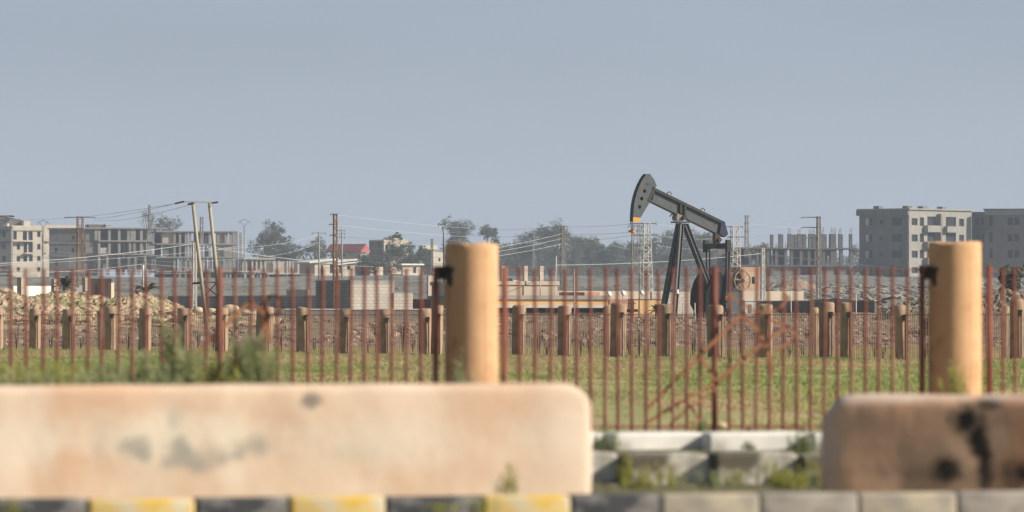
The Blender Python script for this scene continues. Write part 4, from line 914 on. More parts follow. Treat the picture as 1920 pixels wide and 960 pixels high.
# rubble as stuff
random.seed(8)
mb = MB()
for i in range(5200):
    d = random.uniform(208, 345); x = random.uniform(-.1, .1)*d; z = G(x, d)+gb(x, d)*1
    if mnoise.noise((x*.2, d*.05, 2)) < -.15: continue
    mb.rock((x, d, z+.02), random.uniform(.04, .16)*(1.9 if random.random() < .05 else 1), 1.3, 1, .7)
tag(mb.build('rubble', M['rubble']), 'pinkish broken stones strewn behind the far fence', 'rubble', kind='stuff')
mb = MB()
for i in range(2600):
    d = random.uniform(420, 960); px = random.choice((random.uniform(1440, 1925), random.uniform(1440, 1925), random.uniform(-20, 1440))); x = (px-960)/F*d; z = G(x, d)+gb(x, d)
    mb.rock((x, d, z+.05), random.uniform(.10, .30)*(1.4 if px > 1440 and d < 650 else .7), 1.5, 1, .5)
for i in range(500):
    px = random.gauss(1690, 45); d = random.uniform(380, 470); x = (px-960)/F*d; mb.rock((x, d, G(x, d)+gb(x, d)+random.uniform(0, .35)), random.uniform(.08, .35), 1.5, 1, .6)
tag(mb.build('rubble', M['rubble_grey']), 'grey broken concrete strewn over the waste ground before the flats', 'rubble', kind='stuff')
random.seed(55); mb = MB()
SP = [(0,541),(15,545),(30,552),(60,557),(100,549),(130,547),(170,556),(205,560),(235,558),(262,550),(285,553),(315,565),(345,580),(372,596)]
for i in range(1500):
    px = random.uniform(-20, 360); t = random.random(); yt = interp(SP, px); y = lerp(yt+2, 600, t**1.2); D = 262-19.5*(.15+.8*t); D = 262-19.5*min(1, (y-yt)/(600-yt)*1.0)+3
    mb.rock(P(px, y, D), random.uniform(.05, .20)*(2 if random.random() < .06 else 1), 1.3, 1, .8)
mb2 = MB(); 
for i in range(420):
    px = random.uniform(-20, 360); yt = interp(SP, px); y = lerp(yt+3, 600, random.random()); D = 262-19.5*min(1, (y-yt)/(600-yt)*1.0)+3
    if mnoise.noise((px*.03, y*.08, 4)) < .05: continue
    c = P(px, y, D)
    for k in range(30):
        q = c+Vector((random.gauss(0, .14), random.gauss(0, .2), abs(random.gauss(0, .06)))); u = Vector((random.gauss(0, 1), random.gauss(0, 1), random.gauss(0, 1))).normalized()*.09; v = u.orthogonal().normalized()*.04
        mb2.add([q-u*.5, q+v, q+u*.5, q-v], [(0, 1, 2, 3)])
tag(mb2.build('ground_cover', M['weed']), 'patches of low green growth over the sandy mound', 'ground cover', kind='stuff')
tag(mb.build('clods', mat('clods', (.30,.20,.13), (.60,.46,.32), 2.5, c3=(.13,.10,.08), s3=1.2, t3=(.5,.6))), 'tan stones and clods lying over the sandy mound', 'stones', kind='stuff')
for (pts, D, lab) in (([(1643,568),(1660,559),(1672,556),(1690,562),(1684,566),(1662,570)], 330, 'black tarpaulin draped over the rubble heap'), ([(1520,562),(1545,561),(1590,560),(1592,562),(1560,563.5),(1525,564)], 372, 'flat black tarpaulin on the end of the grey wall')):
    mb = MB(); c = P(pts[0][0], pts[0][1], D); q = [(P(x, y, D).x-c.x, P(x, y, D).z-c.z) for x, y in pts]; mb.prism(q, 0, 1.2); o = mb.build('tarpaulin', M['tarp']); o.location = c; tag(o, lab, 'tarpaulin')
mb = MB(); c = P(1655, 574, 320); mb.box(0, 1.4, 0, .8, 0, .12); mb.box(.3, 1.0, .1, .6, .12, .22); o = mb.build('concrete_slab', M['rubble_grey']); o.location = c; o.rotation_euler = (.1, -.15, .3); tag(o, 'tilted pale concrete slab below the black tarpaulin', 'concrete slab')

# ------------------------------------------------------------------ vegetation
def tree(px, ytop, ybase, D, wpx, lab, leaf='leaf', dens=1.0, trunkfrac=.3, lobes=9, seed=0, cat='tree', group='trees behind the waste ground', name='tree', leafsize=1.0):
    rnd = random.Random(seed+px); s = D/F; H = (ybase-ytop)*s; W = wpx*s; base = P(px, ybase, D)
    T = empty(name, base, 0, lab, cat, group)
    mb = MB(); th = H*trunkfrac; top = Vector((rnd.uniform(-.05, .05)*H, 0, H*.75)); tr = max(.16, H*.03)
    mid = Vector((rnd.uniform(-.03, .03)*H, 0, th)); mb.path([(0, 0, -1.0), mid*.5, mid, (mid+top)/2, top], [tr, tr*.85, tr*.7, tr*.45, tr*.15], 7)
    cs = []
    for i in range(lobes):
        a = rnd.uniform(0, 2*pi); q = rnd.random()**.4; zz = th + (H-th)*rnd.uniform(.12, .88); prof = (1-((zz-th)/(H-th)*2-1.0)**2*.55)
        c = Vector((cos(a)*q*W*.36*prof, sin(a)*q*W*.3*prof, zz)); r = W*rnd.uniform(.15, .26)*(.75+.35*prof); cs.append((c, r))
        k = min(1, max(.1, (zz-th*.8)/(H*.9))); mb.path([mid.lerp(top, k*.6), mid.lerp(top, k*.6).lerp(c, .5)+Vector((0, 0, -.05*H)), c], [tr*.4, tr*.28, tr*.08], 5)
    mb.build('trunk', M['trunk'], T)
    mb = MB(); ls = max(.14, 2.2*s)*leafsize
    for c, r in cs:
        nsub = 22
        for j in range(nsub):
            dv = Vector((rnd.gauss(0, 1), rnd.gauss(0, 1), rnd.gauss(0, .8))); dv.normalize(); cc = c+dv*r*rnd.uniform(.35, 1.05); rr_ = r*rnd.uniform(.18, .38)
            for k in range(int(22*dens)):
                q = cc+Vector((rnd.gauss(0, 1), rnd.gauss(0, 1), rnd.gauss(0, .7)))*rr_*.6
                u = Vector((rnd.gauss(0, 1), rnd.gauss(0, 1), rnd.gauss(0, .6))).normalized()*ls*rnd.uniform(.5, 1.2); v = u.orthogonal().normalized()*ls*.45
                mb.add([q-u*.5, q+v, q+u*.5, q-v], [(0, 1, 2, 3)])
    mb.build('crown', M[leaf], T); return T
TR = [
 (497,421,520,1350,44,'leaf',1.0,'hazy tree left of the round crowned big tree'),
 (530,422,522,1250,60,'leaf',1.3,'big round crowned tree right of the thin V topped pole'),
 (318,404,505,1300,46,'leaf_dry',.55,'thin crowned tree rising behind the left concrete frame'),
 (282,385,500,1350,34,'leaf_dry',.18,'almost bare tree left of the thin crowned one above the frame'),
 (593,442,522,1300,36,'leaf_dry',.7,'sparse tree behind the thin three armed pole'),
 (738,435,515,1180,34,'leaf',1.0,'tree rising over the beige roof room'),
 (757,458,520,1080,56,'leaf_dark',1.5,'dense dark tree hiding the beige two storey house'),
 (790,462,515,1100,24,'leaf_dark',1.0,'dark tree left of the cream two storey house'),
 (690,472,524,1000,38,'leaf_dark',.8,'small dark tree right of the sloping roof house'),
 (715,476,522,1060,30,'leaf',1.0,'bushy green tree beside the small hut tree'),
 (858,412,520,1400,52,'leaf',1.0,'tall eucalyptus behind the street lamp mast'),
 (918,425,520,1420,38,'leaf',.9,'tree directly right of the middle thick pillar top'),
 (975,446,522,1400,50,'leaf',1.0,'leftmost tree of the wood in the middle'),
 (1010,430,522,1450,62,'leaf',1.1,'broad tree under the crossing wires left of the thin lattice pylon'),
 (1043,418,522,1400,56,'leaf',1.0,'tallest tree of the wood, left of the thin lattice pylon'),
 (1074,434,522,1420,40,'leaf',1.1,'tree directly behind the thin lattice pylon'),
 (1110,446,522,1450,48,'leaf',1.1,'tree right of the thin lattice pylon'),
 (1148,460,522,1450,46,'leaf',1.2,'lower tree between lattice pylon and white pylon'),
 (1178,458,522,1460,34,'leaf',1.2,'low tree under the pumpjack rod'),
 (1235,446,522,1420,54,'leaf',1.1,'tree between white pylon and pumpjack legs'),
 (1275,430,522,1400,56,'leaf',.9,'tree behind the top of the pumpjack legs'),
 (1318,436,522,1400,50,'leaf',.9,'tree behind the pumpjack brace'),
 (1352,455,522,1420,40,'leaf',1.0,'tree behind the pumpjack equaliser'),
 (1425,458,512,1250,26,'leaf_dry',.7,'small round tree behind the low utility building'),
 (1612,462,522,1250,34,'leaf',.9,'tree left of the block of flats'),
]
for i, (px, yt, yb, D, wd, lf, dn, lab) in enumerate(TR): tree(px, yt-3, yb, D, wd*1.4, lab, lf, dn*1.15, seed=i, lobes=14 if wd > 40 else 10, trunkfrac=.22 if yb-yt > 70 else .15)
for i, (px, yt, yb, D, wd, lab) in enumerate(((1898,488,552,300,50,'dark bushy tree at the right edge beyond the right pillar'),(1936,482,555,305,46,'dark tree cut by the right edge of the picture'))): tree(px, yt, yb, D, wd, lab, 'leaf_dark', 1.4, trunkfrac=.1, lobes=10, seed=i+90, group='dark bushes at the right edge', leafsize=1.2)
# low far treeline filling between trunks
random.seed(77); mb = MB()
def leafblob(mb, c, r, n, ls):
    for k in range(n):
        q = c+Vector((random.gauss(0, 1), random.gauss(0, .7), random.gauss(0, .6)))*r*.5; u = Vector((random.gauss(0, 1), random.gauss(0, 1), random.gauss(0, .6))).normalized()*ls; v = u.orthogonal().normalized()*ls*.5
        mb.add([q-u*.5, q+v, q+u*.5, q-v], [(0, 1, 2, 3)])
for (a, c, yt, D) in ((452,620,492,1380),(620,830,495,1350),(830,1000,472,1460),(930,1380,466,1500),(930,1380,492,1480),(1380,1620,486,1400)):
    n = int((c-a)/7)
    for i in range(n):
        px = a+(c-a)*i/n+random.uniform(-4, 4); yy = yt+random.uniform(-8, 8)
        for y in range(int(yy), 520, 8): leafblob(mb, P(px+random.uniform(-4, 4), y, D+random.uniform(-15, 15)), 13*D/F, 44, .42)
tag(mb.build('treeline', M['leaf']), 'hazy low wood filling the gaps between the far trees', 'trees', kind='stuff')
# bare tree
def bare(px, yt, yb, D, lab, seed, wide=1.0):
    rnd = random.Random(seed); s = D/F; H = (yb-yt)*s; T = empty('bare_tree', P(px, yb, D), 0, lab, 'tree', 'bare winter trees'); mb = MB(); mt = MB()
    def br(p, d, L, r, lv, m_):
        q = p+d*L; m_.path([p, (p+q)/2+Vector((rnd.uniform(-1, 1), 0, rnd.uniform(-1, 1)))*L*.06, q], [r, r*.8, r*.55], 5)
        if lv == 0: return
        for k in range(3):
            nd_ = (d+Vector((rnd.uniform(-1, 1)*wide, rnd.uniform(-.6, .6), rnd.uniform(-.15, .6)))*.75).normalized(); br(p+d*L*rnd.uniform(.5, 1), nd_, L*rnd.uniform(.55, .8), r*.5, lv-1, mb)
    br(Vector((0, 0, -.5)), Vector((.03, 0, 1)), H*.38, max(.2, H*.018), 4, mt)
    mt.build('trunk', M['trunk'], T); mb.build('crown', M['trunk'], T)
bare(1492, 424, 498, 1180, 'bare leafless tree behind the unfinished columns', 4); bare(280, 384, 470, 1320, 'bare tree above the roof of the left concrete frame', 9, .8)
def palm(px, yb, D, sz, lab, seed):
    rnd = random.Random(seed); T = empty('palm', P(px, yb, D), 0, lab, 'palm', 'low palms'); mb = MB(); mb.tube((0, 0, -.8), (0, 0, sz*.25), .16, .13); mb.build('trunk', M['trunk'], T); mb = MB()
    for k in range(22):
        a = rnd.uniform(0, 2*pi); el = rnd.uniform(.1, 1.3); L = sz*rnd.uniform(.7, 1.1); p = Vector((0, 0, sz*.25)); pts = []
        for j in range(7):
            t = j/6; pts.append(p+Vector((cos(a)*cos(el), sin(a)*cos(el), sin(el)))*L*t + Vector((0, 0, -.45*L*t*t)))
        mb.path(pts, [.02]*7, 4)
        for j in range(1, 7):
            for sgn in (-1, 1):
                d = (pts[j]-pts[j-1]).normalized(); sdv = d.cross(Vector((0, 0, 1))).normalized()*sgn
                for z in range(3):
                    q = pts[j-1].lerp(pts[j], z/3); tip = q+(sdv*.8+d*.6-Vector((0, 0, .3)))*L*.22; mb.add([q, q+d*.05, tip], [(0, 1, 2)])
    mb.build('crown', M['palm'], T)
palm(122, 548, 296, 1.1, 'low palm behind the sand mound by the rusty pylon', 1); palm(276, 553, 330, 1.0, 'low palm right of the short white pole', 2)
for px, w_ in ((1182, .9),): palm(1232, 590, 362, .9, 'small palm before the ochre wall', 5)
# bushes on waste ground
def bush(px, yt, yb, D, wpx, leaf, lab, seed, group, dens=1.0, ls=None):
    rnd = random.Random(seed); s = D/F; H = (yb-yt)*s; W = wpx*s; T = empty('bush', P(px, yb, D), 0, lab, 'bush', group); ms = MB(); ml = MB(); ls = ls or max(.03, 1.8*s)
    for i in range(int(14*dens)):
        a = rnd.uniform(0, 2*pi); sp = rnd.random()**.6; tip = Vector((cos(a)*sp*W*.5, sin(a)*sp*W*.5, H*rnd.uniform(.55, 1.0))); ms.path([(0, 0, -.05), tip*.5+Vector((0, 0, H*.06)), tip], [.018*H+.004, .011*H, .003], 4)
        for k in range(int(34*dens)):
            t = rnd.uniform(.2, 1.05); q = tip*t+Vector((rnd.gauss(0, 1), rnd.gauss(0, 1), rnd.gauss(0, .8)))*W*.07
            u = Vector((rnd.gauss(0, 1), rnd.gauss(0, 1), rnd.gauss(0, 1))).normalized()*ls*rnd.uniform(.5, 1.2); v = u.orthogonal().normalized()*ls*.4; ml.add([q-u*.5, q+v, q+u*.5, q-v], [(0, 1, 2, 3)])
    ms.build('stems', M['deadbush'], T); ml.build('leaves', M[leaf], T); return T
random.seed(41)
BX = [(31,606,657,18),(96,606,657,18),(240,610,655,16),(152,625,655,14),(372,612,655,16),(400,620,655,12),(528,612,656,14),(590,630,658,14),(690,625,660,16),(755,600,660,14),(775,628,660,16),(1010,602,664,18),(1025,630,664,20),(1088,606,664,22),(1105,615,664,18),(1198,600,664,18),(1180,618,664,20),(1215,625,664,14),(1300,602,668,16),(1315,632,668,18),(1390,615,668,22),(1468,610,668,26),(1480,640,670,26),(1505,635,670,20),(1640,628,672,22),(1655,645,672,24),(1735,645,672,20)]
def blab(i):
    l = sorted([b[0] for b in BX if b[0] < 884], reverse=True); r_ = sorted([b[0] for b in BX if b[0] > 884]); p = BX[i][0]
    return 'dark dead bush behind the far fence, %s to the %s of the middle thick pillar' % (ORD[l.index(p)] if p in l else ORD[r_.index(p)], 'left' if p in l else 'right')
for i, (px, yt, yb, wd) in enumerate(BX): bush(px, yt, yb, fd(px)+2.5+random.random()*4, wd, 'deadbush', blab(i), 200+i, 'dead bushes behind the far fence', .7)
for i, (px, yt, yb, D, wd) in enumerate(((150,572,590,262,20),(300,560,592,258,24),(55,575,590,258,22),(330,580,596,256,22),(470,548,557,420,22),(510,549,557,420,26),(1120,596,606,300,60),(1440,600,612,290,40),(1575,598,612,300,46),(1700,590,605,290,30),(1745,580,600,290,24),(1080,598,606,310,40))):
    bush(px, yt, yb, D, wd, 'weed', 'low green shrub '+('on the lower slope of the sand mound, left of its middle','on the crest of the sand mound right of the short white pole','at the left foot of the sand mound','on the right end of the sand mound','before the long grey wall, the left one of two','before the long grey wall, the right one of two','in the strip under the ochre wall, widest of all','below the switch cabinet','below the right end of the dark grey wall','on the rubble heap by the right thick pillar','behind the rubble heap, hidden in part by the right thick pillar','under the strip windows of the long building')[i], 300+i, 'low green shrubs beyond the far fence', .8)
# tall blurred weeds behind the barriers
def weed(px, yt, yb, D, wpx, lab, m='weed', n=26, seed=0, lf=.035, spread=.5, cat='weed', group='weeds behind the barriers', name='weed_clump'):
    rnd = random.Random(seed); s = D/F; H = (yb-yt)*s; W = wpx*s; T = empty(name, P(px, yb, D), 0, lab, cat, group); ms = MB(); ml = MB()
    for i in range(n):
        bx = rnd.gauss(0, .22)*W; by = rnd.gauss(0, .15)*W; h = H*rnd.uniform(.5, 1.0)*(1-.45*abs(bx)/W); lean = rnd.gauss(0, .12)*W
        ms.path([(bx, by, -.04), (bx+lean*.4, by, h*.5), (bx+lean, by+rnd.gauss(0, .03), h)], [.005, .004, .002], 4)
        for k in range(int(h/.007)):
            t = rnd.uniform(.08, 1.0); q = Vector((bx+lean*t, by, h*t)); a = rnd.uniform(0, 2*pi); L = lf*rnd.uniform(.6, 1.4)*(1.15-.6*t)
            d = Vector((cos(a), sin(a)*.8, rnd.uniform(.1, 1.0))).normalized(); sdv = d.cross(Vector((0, 0, 1))).normalized()*L*.16
            ml.add([q, q+d*L*.5+sdv, q+d*L, q+d*L*.5-sdv], [(0, 1, 2, 3)])
    ms.build('stems', M[m], T); ml.build('leaves', M[m], T); return T
WD = [(275,655,800,37,70,'weed',44,'broad grey green weed clump, left of the tall feathery one',.07),(322,612,800,37.5,60,'weed',30,'tall feathery grey green weed rising above the long barrier',.07),(355,650,800,37,70,'weed',34,'grey green weed just right of the tall feathery one',.07),(478,628,800,36,90,'weed',64,'dense dark green weed clump with a rounded top right of the fence post',.07),
      (40,675,800,36,110,'weed_y',34,'yellow green low weeds at the left edge',.06),(120,668,800,37,120,'weed_y',36,'yellow green weeds before the second far pillar',.06),(200,672,800,36.5,110,'weed',30,'low green weeds left of the broad weed clump',.06),(405,668,800,36,80,'weed_y',38,'yellow flowering weeds at the foot of the thick fence post',.06),(60,690,800,35,160,'weed',36,'short dark green weeds in the left corner above the barrier',.06),(180,695,800,35,140,'weed',34,'short green weeds above the left part of the barrier',.06),(440,690,800,35.5,70,'weed_y',30,'short yellow weeds beside the rounded weed clump',.06),(300,690,800,35.5,120,'weed',40,'short dark weeds below the tall feathery weed',.06),
      (862,655,800,41,46,'weed',12,'thin weed growing against the middle thick pillar',.05),(1795,668,800,41,80,'weed_y',16,'thin dry weed growing against the right thick pillar',.05)]
for i, (px, yt, yb, D, wd, m, n, lab, lf) in enumerate(WD): weed(px, yt-(14 if wd == 90 or yt == 612 else (8 if n > 20 else 0)), yb, D, wd*(1 if wd < 100 else 1.25), lab, m, int(n*(.75 if wd in (90, 60, 70) else 1.3)), seed=500+i, lf=lf*1.1)
WG = [(1135,795,845,40.2,50,'weed',16,'green weed before the left end of the white slabs'),(1175,845,915,34,34,'weed_y',14,'yellow green weed before the dark joint of the low stones'),(1405,822,848,40,26,'weed',12,'small green tuft between the white slabs'),(1510,800,850,39.5,50,'weed',22,'fresh green weed beside the brown barrier'),(1450,850,915,34.5,60,'weed_y',14,'yellow weed before the pale low stone'),(1525,850,915,34,50,'weed_y',16,'yellow weed at the left foot of the brown barrier'),(1260,860,915,35,80,'weed_y',12,'dry weed before the dark stained low stone'),(1380,872,915,35,60,'weed_y',10,'short dry weed between the low stones'),(1320,780,812,42,30,'weed',12,'green tuft at the foot of the fence post in the gap'),
      (1240,920,950,27.9,50,'weed_y',8,'small weed on the kerb below the gap'),(900,925,968,26.9,60,'weed_y',10,'small weed before the rightmost black kerb stones'),(835,930,968,26.9,70,'weed_y',10,'small weed before the third black kerb stone'),(960,860,930,28.2,50,'weed_y',7,'thin yellow weed leaning on the long barrier'),(20,930,968,26.9,50,'weed_y',6,'small weed before the leftmost black kerb stone'),(1200,868,925,33,90,'weed_y',22,'thick yellow tuft between the long barrier and the low stones'),(1330,876,922,33.5,70,'weed',14,'green tuft at the joint of the two middle low stones'),(1480,872,922,33,80,'weed_y',20,'thick yellow tuft left of the brown barrier'),(1350,918,944,28.1,110,'weed_y',10,'dry grass behind the faded kerb stones in the gap'),(1480,918,944,28.2,100,'weed_y',9,'dry grass on the kerb just left of the brown barrier')]
for i, (px, yt, yb, D, wd, m, n, lab) in enumerate(WG): weed(px, yt, yb, D, wd, lab, m, n, seed=600+i, lf=.04, group='weeds around the kerbs')

# ------------------------------------------------------------------ pylons, poles, wires
def lattice(px, yt, yb, D, wt, wb, lab, arms=(), m='pylon', rot=.35, r=None, bays=10, cat='pylon', name='lattice_pylon', lean=0, group=None):
    s = D/F; T = empty(name, P(px, yb, D), rot, lab, cat, group); H = (yb-yt)*s; r = r or max(.035, .55*s); mb = MB()
    W = lambda t: lerp(wb, wt, t)*s/2/(cos(rot)+sin(abs(rot)))*1.15; C = ((-1,-1),(1,-1),(1,1),(-1,1))
    for cx, cy in C: mb.beam((cx*W(0), cy*W(0), -1), (cx*W(1), cy*W(1), H), r*1.6, r*1.6)
    for k in range(bays):
        t0, t1 = k/bays, (k+1)/bays
        for i in range(4):
            a, c = C[i], C[(i+1) % 4]
            if k % 2: a, c = c, a
            mb.beam((a[0]*W(t0), a[1]*W(t0), H*t0), (c[0]*W(t1), c[1]*W(t1), H*t1), r, r); mb.beam((a[0]*W(t1), a[1]*W(t1), H*t1), (c[0]*W(t1), c[1]*W(t1), H*t1), r*.8, r*.8)
    mb.build('mast', M[m], T)
    iv = Matrix.Rotation(-rot, 3, 'Z')
    for (y, xl, xr) in arms:
        mb = MB(); z = (yb-y)*s; a = iv @ Vector(((xl-px)*s, 0, 0)); c = iv @ Vector(((xr-px)*s, 0, 0)); a.z = c.z = z; mb.beam(a, c, r*2, r*2.2); mb.beam(a*.6+Vector((0, 0, z*.4)), Vector((0, 0, z+1.2*r*8)), r, r) if False else None
        o = mb.build('crossarm', M[m if m != 'pylon' else 'pylon_grey'], T)
        for e in ((xl, 1) if abs(xl-px) > 6 else None, (xr, -1) if abs(xr-px) > 6 else None):
            if e:
                q = iv @ Vector(((e[0]-px)*s, 0, 0)); q.z = z; mb = MB(); mb.tube(q-Vector((0, 0, .05)), q-Vector((0, 0, 2.6*s)), 1.1*s*.7, n=6); mb.build('insulator', M['insul'], o)
    return T
lattice(150, 406, 552, 420, 11, 13, 'brown rusty lattice pylon with three crossarms at left', [(407.5,121,178),(430,124,176),(452,124,176)], 'pylon_rust', bays=14, r=.028)
lattice(628.5, 401, 602, 335, 6.5, 8.5, 'narrow rusty lattice mast with three short arms on its left', [(401.5,619,634),(420.5,617,630),(441,618,630)], 'pylon_rust', bays=30, r=.024)
lattice(364, 455, 574, 380, 6, 8, 'short white lattice mast behind the leaning poles', [(453,358,371)], 'pylon', bays=18)
lattice(1211, 418, 556, 410, 14, 24, 'white lattice pylon left of the pumpjack legs', [(419,1180,1231),(441,1184,1236),(460,1182,1230)], 'pylon', bays=11)
lattice(1192, 420, 540, 640, 12, 16, 'dark lattice pylon close behind the left white pylon', [(424,1178,1206),(433,1178,1206)], 'pylon_grey', bays=10)
lattice(1378, 424.5, 510, 440, 13, 20, 'white lattice pylon right behind the pumpjack tail', [(425,1362,1393),(444.5,1364,1398),(465,1372,1404)], 'pylon', bays=8)
lattice(1430, 466, 562, 400, 5.5, 8, 'slim white lattice mast right of the salmon cabin', [(465,1410,1460)], 'pylon', bays=15)
lattice(1535, 406, 562, 440, 6, 8, 'grey lattice mast with three arms to the left before the columns', [(407.5,1503,1537),(426.5,1503,1537),(446,1503,1537)], 'pylon_grey', bays=22)
lattice(1400, 404, 470, 900, 5, 7, 'small dark lattice pylon far behind the pumpjack tail', [(405,1395,1406),(418.5,1395,1406),(433,1395,1406)], 'pylon_grey', bays=7)
lattice(1055, 423, 545, 520, 6, 8, 'thin pale lattice pylon in front of the middle wood', [(424.5,1046,1064),(439,1046,1062),(454,1046,1061)], 'pylon_grey', bays=16)
lattice(378, 407, 445, 900, 5, 6, 'small lattice pylon top above the frame behind the leaning poles', [(408,374,382)], 'pylon_grey', bays=5)
lattice(810, 448, 500, 900, 3, 4, 'thin mast beside the cream two storey house', [(449,807,813)], 'pylon_grey', bays=5, cat='mast', name='mast')
lattice(280, 384, 430, 950, 3, 4, 'thin lattice mast above the left concrete frame', [], 'pylon_grey', bays=6, cat='mast', name='mast')
lattice(1000, 437, 500, 1000, 3, 4, 'tiny mast among the trees left of the thin lattice pylon', [(437,993,1006),(443,994,1005)], 'pylon_grey', bays=5, cat='mast', name='mast')
def pole(name, lab, px0, yt, px1, yb, D, w0, w1, m, cat='pole', arms=(), group=None, extra=None):
    s = D/F; T = empty(name, P(px1, yb, D), 0, lab, cat, group); mb = MB(); q = lambda x, y: Vector(((x-px1)*s, 0, (yb-y)*s))
    d = (q(px0, yt)-q(px1, yb)); mb.tube(q(px1, yb)-d.normalized()*.8, q(px0, yt), w1*s/2, w0*s/2, n=12); mb.build('shaft', M[m], T, smooth=True)
    for (y, xl, xr) in arms:
        mb = MB(); mb.beam(q(xl, y), q(xr, y), .9*s, 1.0*s); o = mb.build('crossarm', M['pylon_grey'], T)
        for x in (xl, xr): mb = MB(); mb.tube(q(x, y), q(x, y+2.5), .8*s, n=6); mb.build('insulator', M['insul'], o)
    if extra: extra(T, q, s)
    return T
# leaning twin pole structure: one thing
s = 236/F; T = empty('twin_pole', P(388, 606, 236), 0, 'pair of leaning pale poles joined by a crossarm, carrying wires', 'utility pole')
q = lambda x, y: Vector(((x-388)*s, 0, (606-y)*s))
for a, c in (((361,378),(388,618)), ((392.5,380),(416,608))): mb = MB(); mb.tube(q(*c), q(*a), 4.0*s, 3.0*s, n=14); mb.build('pole', M['pole'], T, smooth=True)
mb = MB(); mb.beam(q(344,378), q(407,380), .12, .05); ca = mb.build('crossarm', M['pylon'], T)
for a, c in (((328,382),(345,378)), ((398,381),(409,379)), ((352,383),(364,381))): mb = MB(); mb.tube(q(*a)+Vector((0,-.15,0)), q(*c)+Vector((0,-.15,0)), .035, n=6); mb.build('insulator', M['insul'], ca)
for a, c in (((362,531),(410,529)), ((379,560),(412,557)), ((381,533),(410,557)), ((406,530),(382,556))): mb = MB(); mb.beam(q(*a)+Vector((0,.12,0)), q(*c)+Vector((0,.12,0)), .05, .05); mb.build('cross_brace', M['pylon_rust'], T)
mb = MB(); mb.tube(q(360,531.5), q(382,530), .045, n=6); mb.build('insulator', M['insul'], T)
def vtop(T, q, s):
    for a, c in (((-8,-13),(0,0)), ((8,-13),(0,0)), ((-11,-12),(0,-17)), ((11,-12),(0,-17)), ((-11,-12),(-10,-7)), ((11,-12),(10,-7))):
        pass
def vpole(px, yt, yb, D, lab, m='pylon_grey'):
    s = D/F; T = empty('pole', P(px, yb, D), 0, lab, 'utility pole'); q = lambda x, y: Vector(((x-px)*s, 0, (yb-y)*s)); mb = MB(); mb.tube(q(px, yb+10), q(px, yt+13), 1.2*s, 1.0*s); mb.build('shaft', M[m], T)
    mb = MB()
    for a, c in (((-8,3),(0,14)), ((8,3),(0,14)), ((-11,5),(0,0)), ((11,5),(0,0)), ((-11,5),(-10,9)), ((11,5),(11,9))): mb.tube(q(px+a[0], yt+a[1]), q(px+c[0], yt+c[1]), .55*s, n=5)
    mb.build('v_bracket', M[m], T)
vpole(458, 411, 520, 800, 'thin pole with a V shaped top left of the big trees'); vpole(81, 413, 510, 800, 'thin pole with a V shaped top before the cream balcony house')
def ladderpole(px, yt, yb, D, arms, lab, m='offwhite'): return pole('pole', lab, px, yt, px, yb, D, 3.0, 3.6, m, 'utility pole', arms)
ladderpole(598, 435, 535, 700, [(437,585,610),(452,585,609),(467,585,609)], 'pale pole with three crossarms left of the rusty mast', 'concrete')
ladderpole(641, 430, 520, 850, [(431.5,636,646),(437.5,636,646),(444.5,636,646)], 'small distant pole with three arms just right of the rusty mast', 'concrete')
pole('pole', 'short white concrete pole behind the sand mound', 268.5, 497, 268.5, 548, 330, 3, 3.6, 'white', 'utility pole', arms=[(492,265,271)])
pole('pole', 'thin pale pole standing on the long building', 1043, 480, 1040.5, 570, 366, 1.8, 2.6, 'palewood', 'pole')
pole('pole', 'thin white pole before the strip windows of the long building', 1077, 504, 1077, 600, 355, 2.2, 2.8, 'white', 'pole')
pole('pole', 'thin dark pole at the corner of the ochre wall', 1199, 512, 1198, 592, 355, 2.0, 2.6, 'insul', 'pole')
pole('pole', 'slim pale post on the roof between the beige columns', 1013, 505, 1013, 534, 373, 2.2, 2.4, 'palewood', 'pole')
for x, y0, y1, l in ((1483,548,600,'behind the lattice ornament'),(1605,550,598,'right of the twin far pillars'),(1691,552,600,'on the far pillar before the thick right pillar'),(1734,552,598,'beside the left edge of the thick right pillar'),(1864,552,620,'right of the thick right pillar'),(1281,562,600,'right of the pumpjack legs'),(1303,568,612,'left of the pumpjack brace')):
    pole('stake', 'thin wooden stake '+l, x, y0, x+.3, y1, 330, 1.8, 2.2, 'palewood', 'stake', group='thin stakes on the rough ground')
def lamp(T, q, s):
    mb = MB(); mb.path([q(831.5,440), q(830,427), q(827,421), q(822,419.5)], .9*s); mb.tube(q(822,419.5), q(822.2,425), .7*s); mb.tube(q(829,421), q(833,420), .7*s); mb.tube(q(833,420), q(836,423), .6*s); mb.build('lamp_arm', M['insul'], T)
pole('street_lamp', 'dark street lamp mast directly left of the middle thick pillar', 831.5, 438, 832, 560, 420, 2.2, 3, 'insul', 'street lamp', extra=lamp)
# insulator arm at the left edge: end of a pylon standing outside the picture
T = empty('lattice_pylon', P(-14, 552, 420), 0, 'end of a pylon crossarm with insulators at the left edge', 'pylon'); s = 420/F
mb = MB(); mb.beam(((-14)*s*.2, 0, 0), (0, 0, 148*s), .2, .2); mb.build('mast', M['pylon_rust'], T)
mb = MB(); mb.beam((0, 0, 147*s), (38*s, 0, 147*s), .08, .09); ca = mb.build('crossarm', M['pylon_rust'], T)
mb = MB(); mb.tube((30*s, -.1, 147*s), (41*s, -.1, 146*s), .05, n=6); mb.build('insulator', M['insul'], ca)

